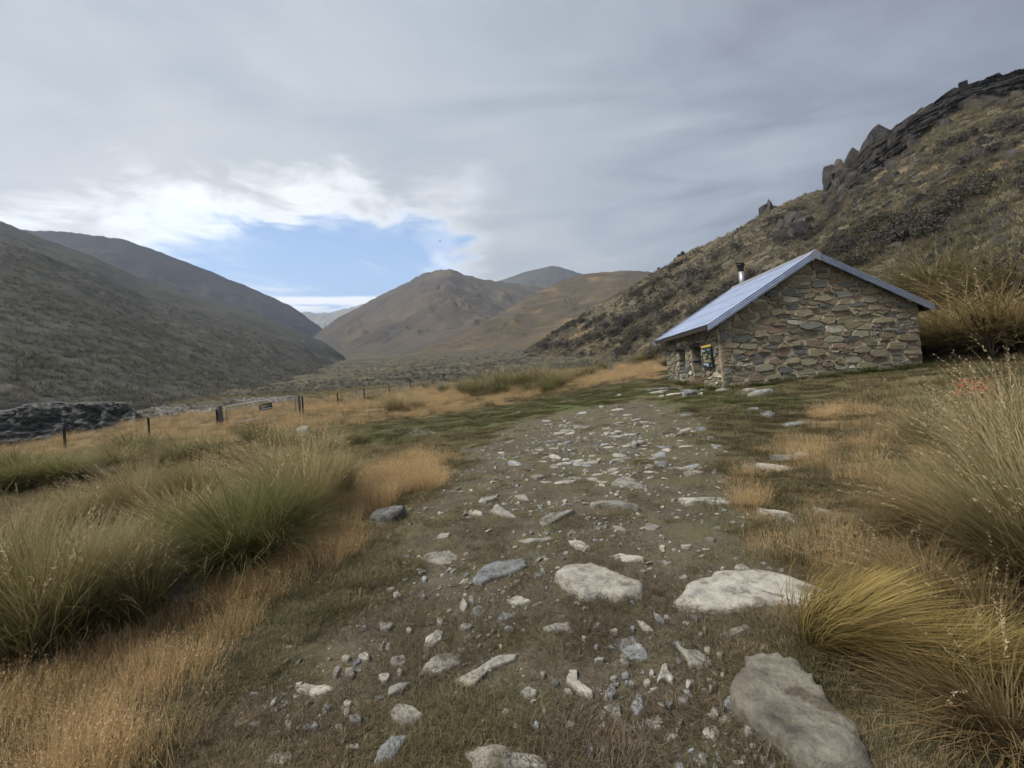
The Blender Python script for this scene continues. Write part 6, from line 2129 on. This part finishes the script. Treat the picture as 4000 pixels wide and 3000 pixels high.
def rock_face(V, out, amps, name, mat, parent, up=4, zq=1.0):
    """a jointed rock face: a surface V (rows, cols, 3) made finer and pushed out in steps"""
    r, c = V.shape[:2]
    ri = np.linspace(0, r - 1, r * up); ci = np.linspace(0, c - 1, c * up)
    A = np.stack([np.stack([np.interp(ri, np.arange(r), V[:, j, k]) for j in range(c)], 1) for k in range(3)], -1)
    B = np.stack([np.stack([np.interp(ci, np.arange(c), A[i, :, k]) for i in range(A.shape[0])], 0) for k in range(3)], -1)
    h = B[..., 0] * 0.72 + B[..., 1] * 0.69      # along the face
    w = B[..., 2] * zq
    d = np.zeros(h.shape)
    for amp, f in amps:
        n1 = fbm(h * f + 3 * perlin(w * f * 0.4, h * f * 0.3), w * f * 0.8 + 2, 2)
        d += amp * (np.round(n1 * 3.5) / 3.5 * 0.75 + n1 * 0.25)
    d += amps[-1][0] * 0.5 * fbm(h * amps[-1][1] * 4, w * amps[-1][1] * 4, 3)
    edge = np.minimum(1, np.minimum(np.arange(B.shape[1])[None] / (3 * up), (B.shape[1] - 1 - np.arange(B.shape[1]))[None] / (3 * up)))
    edge = edge * np.minimum(1, np.minimum(np.arange(B.shape[0])[:, None] / (1.5 * up), 1 + 0 * np.arange(B.shape[0])[:, None]))
    B = B + np.asarray(out)[None, None] * (d * edge)[..., None] + np.asarray(out)[None, None] * (edge * amps[0][0] * 0.35)[..., None]
    org = np.array(parent.location)
    me = grid_mesh(name, B - org, M[mat], None, False)
    return link(name, me, parent)


CR = [(3235, 745), (3285, 690), (3400, 585), (3583, 452), (3720, 375), (3858, 335), (4020, 300), (4020, 400), (3800, 440), (3650, 520), (3560, 610), (3490, 700), (3380, 780), (3250, 850), (3225, 790)]
P = on_hill(CR, 260)
P = P[:150]
oc = crag('rocky_crag', P + np.array([0, 0, -0.2]), sr_.uniform(0.8, 2.3, len(P)), 'dark jointed crag along the skyline above the hut', blocks)
# columns of the hillside grid that carry the crag, from under the crest down
uc = HU[np.argmin(np.abs(Hs - 1.0))]
c0_, c1_ = int(np.argmin(np.abs(uc - 3236))), int(np.argmin(np.abs(uc - 4080)))
i1 = int(np.argmin(np.abs(Hs - 1.0))) + 3
rows_ = []
for j in range(c0_, c1_):
    frac = np.interp(uc[j], [3236, 3300, 3500, 3650, 4080], [0.74, 0.62, 0.66, 0.77, 0.84])
    i0 = int(np.argmin(np.abs(Hs - frac)))
    k_ = np.linspace(i0, i1, 40)
    rows_.append(np.stack([np.interp(k_, np.arange(HV.shape[0]), HV[:, j, m_]) for m_ in range(3)], 1))
rock_face(np.stack(rows_, 1), (-0.5, -0.75, 0.12), [(3.2, 0.12), (2.0, 0.35), (0.9, 0.9)], 'rock_face', 'crag', oc, 4)
# lower edge of the crag stands proud as a small cliff
P = np.array([P3(u, v, Y) for u, v, Y in [(3243, 720, 122), (3250, 760, 120), (3262, 800, 116), (3250, 690, 120), (3275, 665, 114), (3290, 700, 112), (3300, 760, 108), (3330, 625, 108), (3345, 680, 104), (3370, 740, 100), (3320, 800, 104), (3400, 580, 101),
                                          (3280, 835, 106), (3440, 560, 99), (3240, 790, 118), (3236, 830, 118)]])
crag('cliff_buttress', P, sr_.uniform(2.4, 4.2, len(P)), 'steep dark buttress at the left end of the skyline crag', blocks, tall=1.5)
P = on_hill([(3040, 880), (3090, 850), (3160, 880), (3170, 940), (3060, 960)], 16)
crag('rock_outcrop', P, sr_.uniform(1.6, 3.2, len(P)), 'dark rock outcrop on the slope right of the pinnacles', blocks, 'outcrop')
P = np.array([P3(2985, 825, 136), P3(3003, 815, 136), P3(3020, 822, 136)])
o = crag('rock_pinnacles', P, [2.2, 2.4, 2.0], 'cluster of upright rock pinnacles on the skyline left of the crag', blocks, 'pinnacles', 1.9)
P = np.array([P3(2645, 1008, 147), P3(2668, 992, 147), P3(2655, 1004, 147)])
crag('skyline_rocks', P, [1.9, 1.8, 1.5], 'two small dark rocks on the skyline above the flue', blocks, 'rocks', 1.0)
P = np.array([P3(3757, 350, 90), P3(3762, 338, 90)])
crag('leaning_rock', P, [1.2, 1.3], 'leaning rock on the skyline at upper right', blocks, 'rock', 1.5)
P = on_hill([(3600, 600), (3990, 480), (3990, 620), (3700, 760), (3500, 830)], 26)
crag('rock_band', P, sr_.uniform(0.7, 1.8, len(P)), 'broken band of rock below the skyline crag', blocks, 'rocks', 0.8)
P = on_hill([(3300, 900), (3700, 820), (3990, 760), (3990, 930), (3600, 960), (3300, 980)], 34)
crag('scree_rocks', P, sr_.uniform(0.5, 1.4, len(P)), 'scree of grey slabs above the hut roof', blocks, 'rocks', 0.6)
# scattered rock on the slope
p = hill_pts('right_hillside', 5200)
p = p[visible(p) & (p[:, 2] > gz(p[:, 0], p[:, 1]) + 0.5)]
n_ = fbm(p[:, 0] * 0.06 + 30, p[:, 1] * 0.06, 3)
p = p[(n_ > -0.05) & ~in_hut(p[:, 0], p[:, 1], 1)]
scatter('slope_rocks', blocks[:5], p, rots(len(p), 0.4), gr.uniform(0.2, 0.9, len(p)), gr.integers(0, 5, len(p)), 'small rocks scattered over the hillside behind the hut')

# lichened bluff across the creek on the left
us = np.arange(-420, 530, 12)
rows_ = []
for u in us:
    vt = np.interp(u, [-260, 0, 110, 140, 260, 300, 380, 500, 520], [1605, 1606, 1600, 1578, 1574, 1590, 1576, 1576, 1600])
    vb = np.interp(u, [-420, 0, 250, 530], [1830, 1765, 1705, 1648])
    Yt = np.interp(u, [-420, 520], [37, 46])
    col_ = [P3(u, vb + 14, Yt - 3.2)] + [P3(u, vb + (vt - vb) * f, Yt - 2.4 + 1.2 * f) for f in np.linspace(0, 1, 12)] + [P3(u, vt - 3, Yt + 1.5), P3(u, vt + 4, Yt + 5)]
    rows_.append(np.array(col_))
V_ = np.stack(rows_, 1)
pts = V_[9:12, ::5].reshape(-1, 3)
ob = crag('lichened_bluff', pts, sr_.uniform(0.4, 1.0, len(pts)), 'low grey lichened rock bluff across the creek at far left', blocks_l, 'bluff', 0.55)
rock_face(V_, (0.1, -0.95, 0.15), [(1.2, 0.3), (0.8, 0.8), (0.4, 1.8)], 'rock_face', 'bluff', ob, 4, 1.2)

# ------------------------------------------------------------------ small things
# dead dark stalks on the bank
b0 = P3(3880, 1390, 14.0)
o = empty('dead_stalk_plant', b0)
tag(o, 'dead dark brown branching stalks on the bank right of the hut', 'plant')
for (u, v, m_) in [(3790, 1225, (3835, 1310)), (3930, 1290, (3880, 1330)), (3765, 1295, (3815, 1320)), (3840, 1240, (3850, 1300)), (3960, 1350, (3900, 1360))]:
    mb = MB()
    a, b, c = b0, P3(*m_, 14.0), P3(u, v, 14.1 + sr_.uniform(-0.3, 0.3))
    mb.tube([a, b, c], [0.018, 0.014, 0.006], 6)
    for k in range(26):
        f = 0.35 + 0.65 * sr_.random()
        q3 = (Vector(b) * (1 - f) + Vector(c) * f)
        d = Vector(sr_.normal(0, 0.05, 3))
        mb.tube([q3, q3 + d], [0.022, 0.006], 4)
    mb.build('stalk', M['deadstalk'], o)
# reddish plant half hidden in the grass
p = P3(3795, 1520, 8.5)
o = empty('red_leaved_plant', p)
tag(o, 'patch of red leaves half hidden behind the feathery tussock on the right', 'plant')
mb = MB()
for k in range(110):
    c = Vector(p) + Vector((sr_.normal(0, 0.16), sr_.normal(0, 0.12), sr_.uniform(-0.1, 0.2)))
    e1 = Vector(sr_.normal(0, 1, 3)).normalized() * 0.035; e2 = e1.cross(Vector(sr_.normal(0, 1, 3))).normalized() * 0.016
    mb.add([c - e1, c + e2, c + e1, c - e2], [(0, 1, 2, 3)])
mb.build('leaves', M['red'], o)
mb = MB()
for k in range(9):
    a = k * 0.7
    mb.tube([Vector(p) + Vector((0, 0, -0.7)), Vector(p) + Vector((0.1 * math.cos(a), 0.1 * math.sin(a), -0.3)), Vector(p) + Vector((0.22 * math.cos(a), 0.16 * math.sin(a), 0.12))], [0.012, 0.009, 0.004], 5)
mb.build('stems', M['deadstalk'], o)
# brown stakes beyond the turf
for (u0, v0, u1, v1, lb) in [(2325, 1452, 2312, 1425, 'brown leaning stake left of the pair beyond the turf'), (2333, 1450, 2325, 1424, 'brown leaning stake right of the pair beyond the turf'), (2366, 1445, 2369, 1430, 'short brown stake beside the pale rock beyond the turf')]:
    h = hit(u0, v0)
    t_ = P3(u1, v1, h[1])
    mb = MB(); mb.tube([Vector(h) - Vector((0, 0, 0.1)), (Vector(h) + Vector(t_)) / 2, t_, Vector(t_) + Vector((0, 0, 0.02))], [0.05, 0.055, 0.04, 0.01], 7)
    o = mb.mesh('leaning_stake', M['deadstalk'], h)
    tag(link('leaning_stake', o, None, tuple(h)), lb, 'stake', 'leaning stakes beyond the turf')
# a bird against the cloud
bp = Vector(P3(1719, 942, 60))
o = empty('bird', bp)
tag(o, 'small dark bird flying in front of the clouds', 'bird')
mb = MB(); mb.tube([bp + Vector((-0.10, 0, -0.03)), bp + Vector((-0.05, 0, -0.01)), bp + Vector((0.02, 0, 0)), bp + Vector((0.08, 0, 0.01)), bp + Vector((0.15, 0, 0.0))], [0.006, 0.022, 0.032, 0.022, 0.008], 8)
mb.build('body', M['bird'], o, True)
for sg_ in (-1, 1):
    mb = MB()
    w = [(0.05, 0, 0.015), (-0.03, 0, 0.01), (-0.08, sg_ * 0.12, 0.06), (-0.10, sg_ * 0.25, -0.02), (-0.02, sg_ * 0.14, 0.085)]
    mb.add([bp + Vector(q3) for q3 in w] + [bp + Vector(q3) + Vector((0, 0, 0.008)) for q3 in w], [(0, 1, 2, 4), (4, 2, 3), (5, 9, 7, 6), (9, 8, 7), (0, 4, 9, 5), (4, 3, 8, 9), (3, 2, 7, 8), (2, 1, 6, 7)])
    mb.build('wing', M['bird'], o)
# ------------------------------------------------------------------ labels for alike things, told apart by their order
def number_from_left(group, text):
    obs = [o for o in COL.objects if o.get('group') == group and o.get('label') == text[0]]
    obs.sort(key=lambda o: float(proj(o.location[0], o.location[1], o.location[2])[0]))
    for j, o in enumerate(obs):
        o['label'] = text[1] % ORD[j]


number_from_left(GB, ('dark olive tussock in the hollow between the tall left tussocks and the gate', '%s tussock from the left in the dark hollow before the gate'))
number_from_left(GW_, ('olive tussock in the dense row beyond the turf left of the hut', '%s tussock from the left in the dense row beyond the green turf'))
number_from_left(GS, ('dark twiggy bush on the lower slope left of the hut roof', '%s dark twiggy bush from the left on the slope beside the hut roof'))
number_from_left('dark bushes above the flue', ('dark twiggy bush on the slope above the hut flue', '%s dark twiggy bush from the left above the hut flue'))
# ------------------------------------------------------------------ haze
HAZE = True
if HAZE:
    zt = max(float(v[0][..., 2].max()) for v in HILLS.values()) + 6
    zb = min(float(v[0][..., 2].min()) for v in HILLS.values()) 
    mb = MB(); mb.box((-4500, -3600, min(zb, -140) - 2), (4500, 6000, zt))
    hm = bpy.data.materials.new('valley_air'); hm.use_nodes = True
    t = NT(hm.node_tree)
    pv = t.n('ShaderNodeVolumePrincipled')
    pv.inputs['Color'].default_value = (0.64, 0.79, 1.0, 1)
    pv.inputs['Density'].default_value = 0.00024
    pv.inputs['Anisotropy'].default_value = 0.2
    mo = t.n('ShaderNodeOutputMaterial'); t.link(pv.outputs[0], mo.inputs['Volume'])
    tag(mb.build('haze', hm), 'thin bluish air filling the valley', kind='stuff')
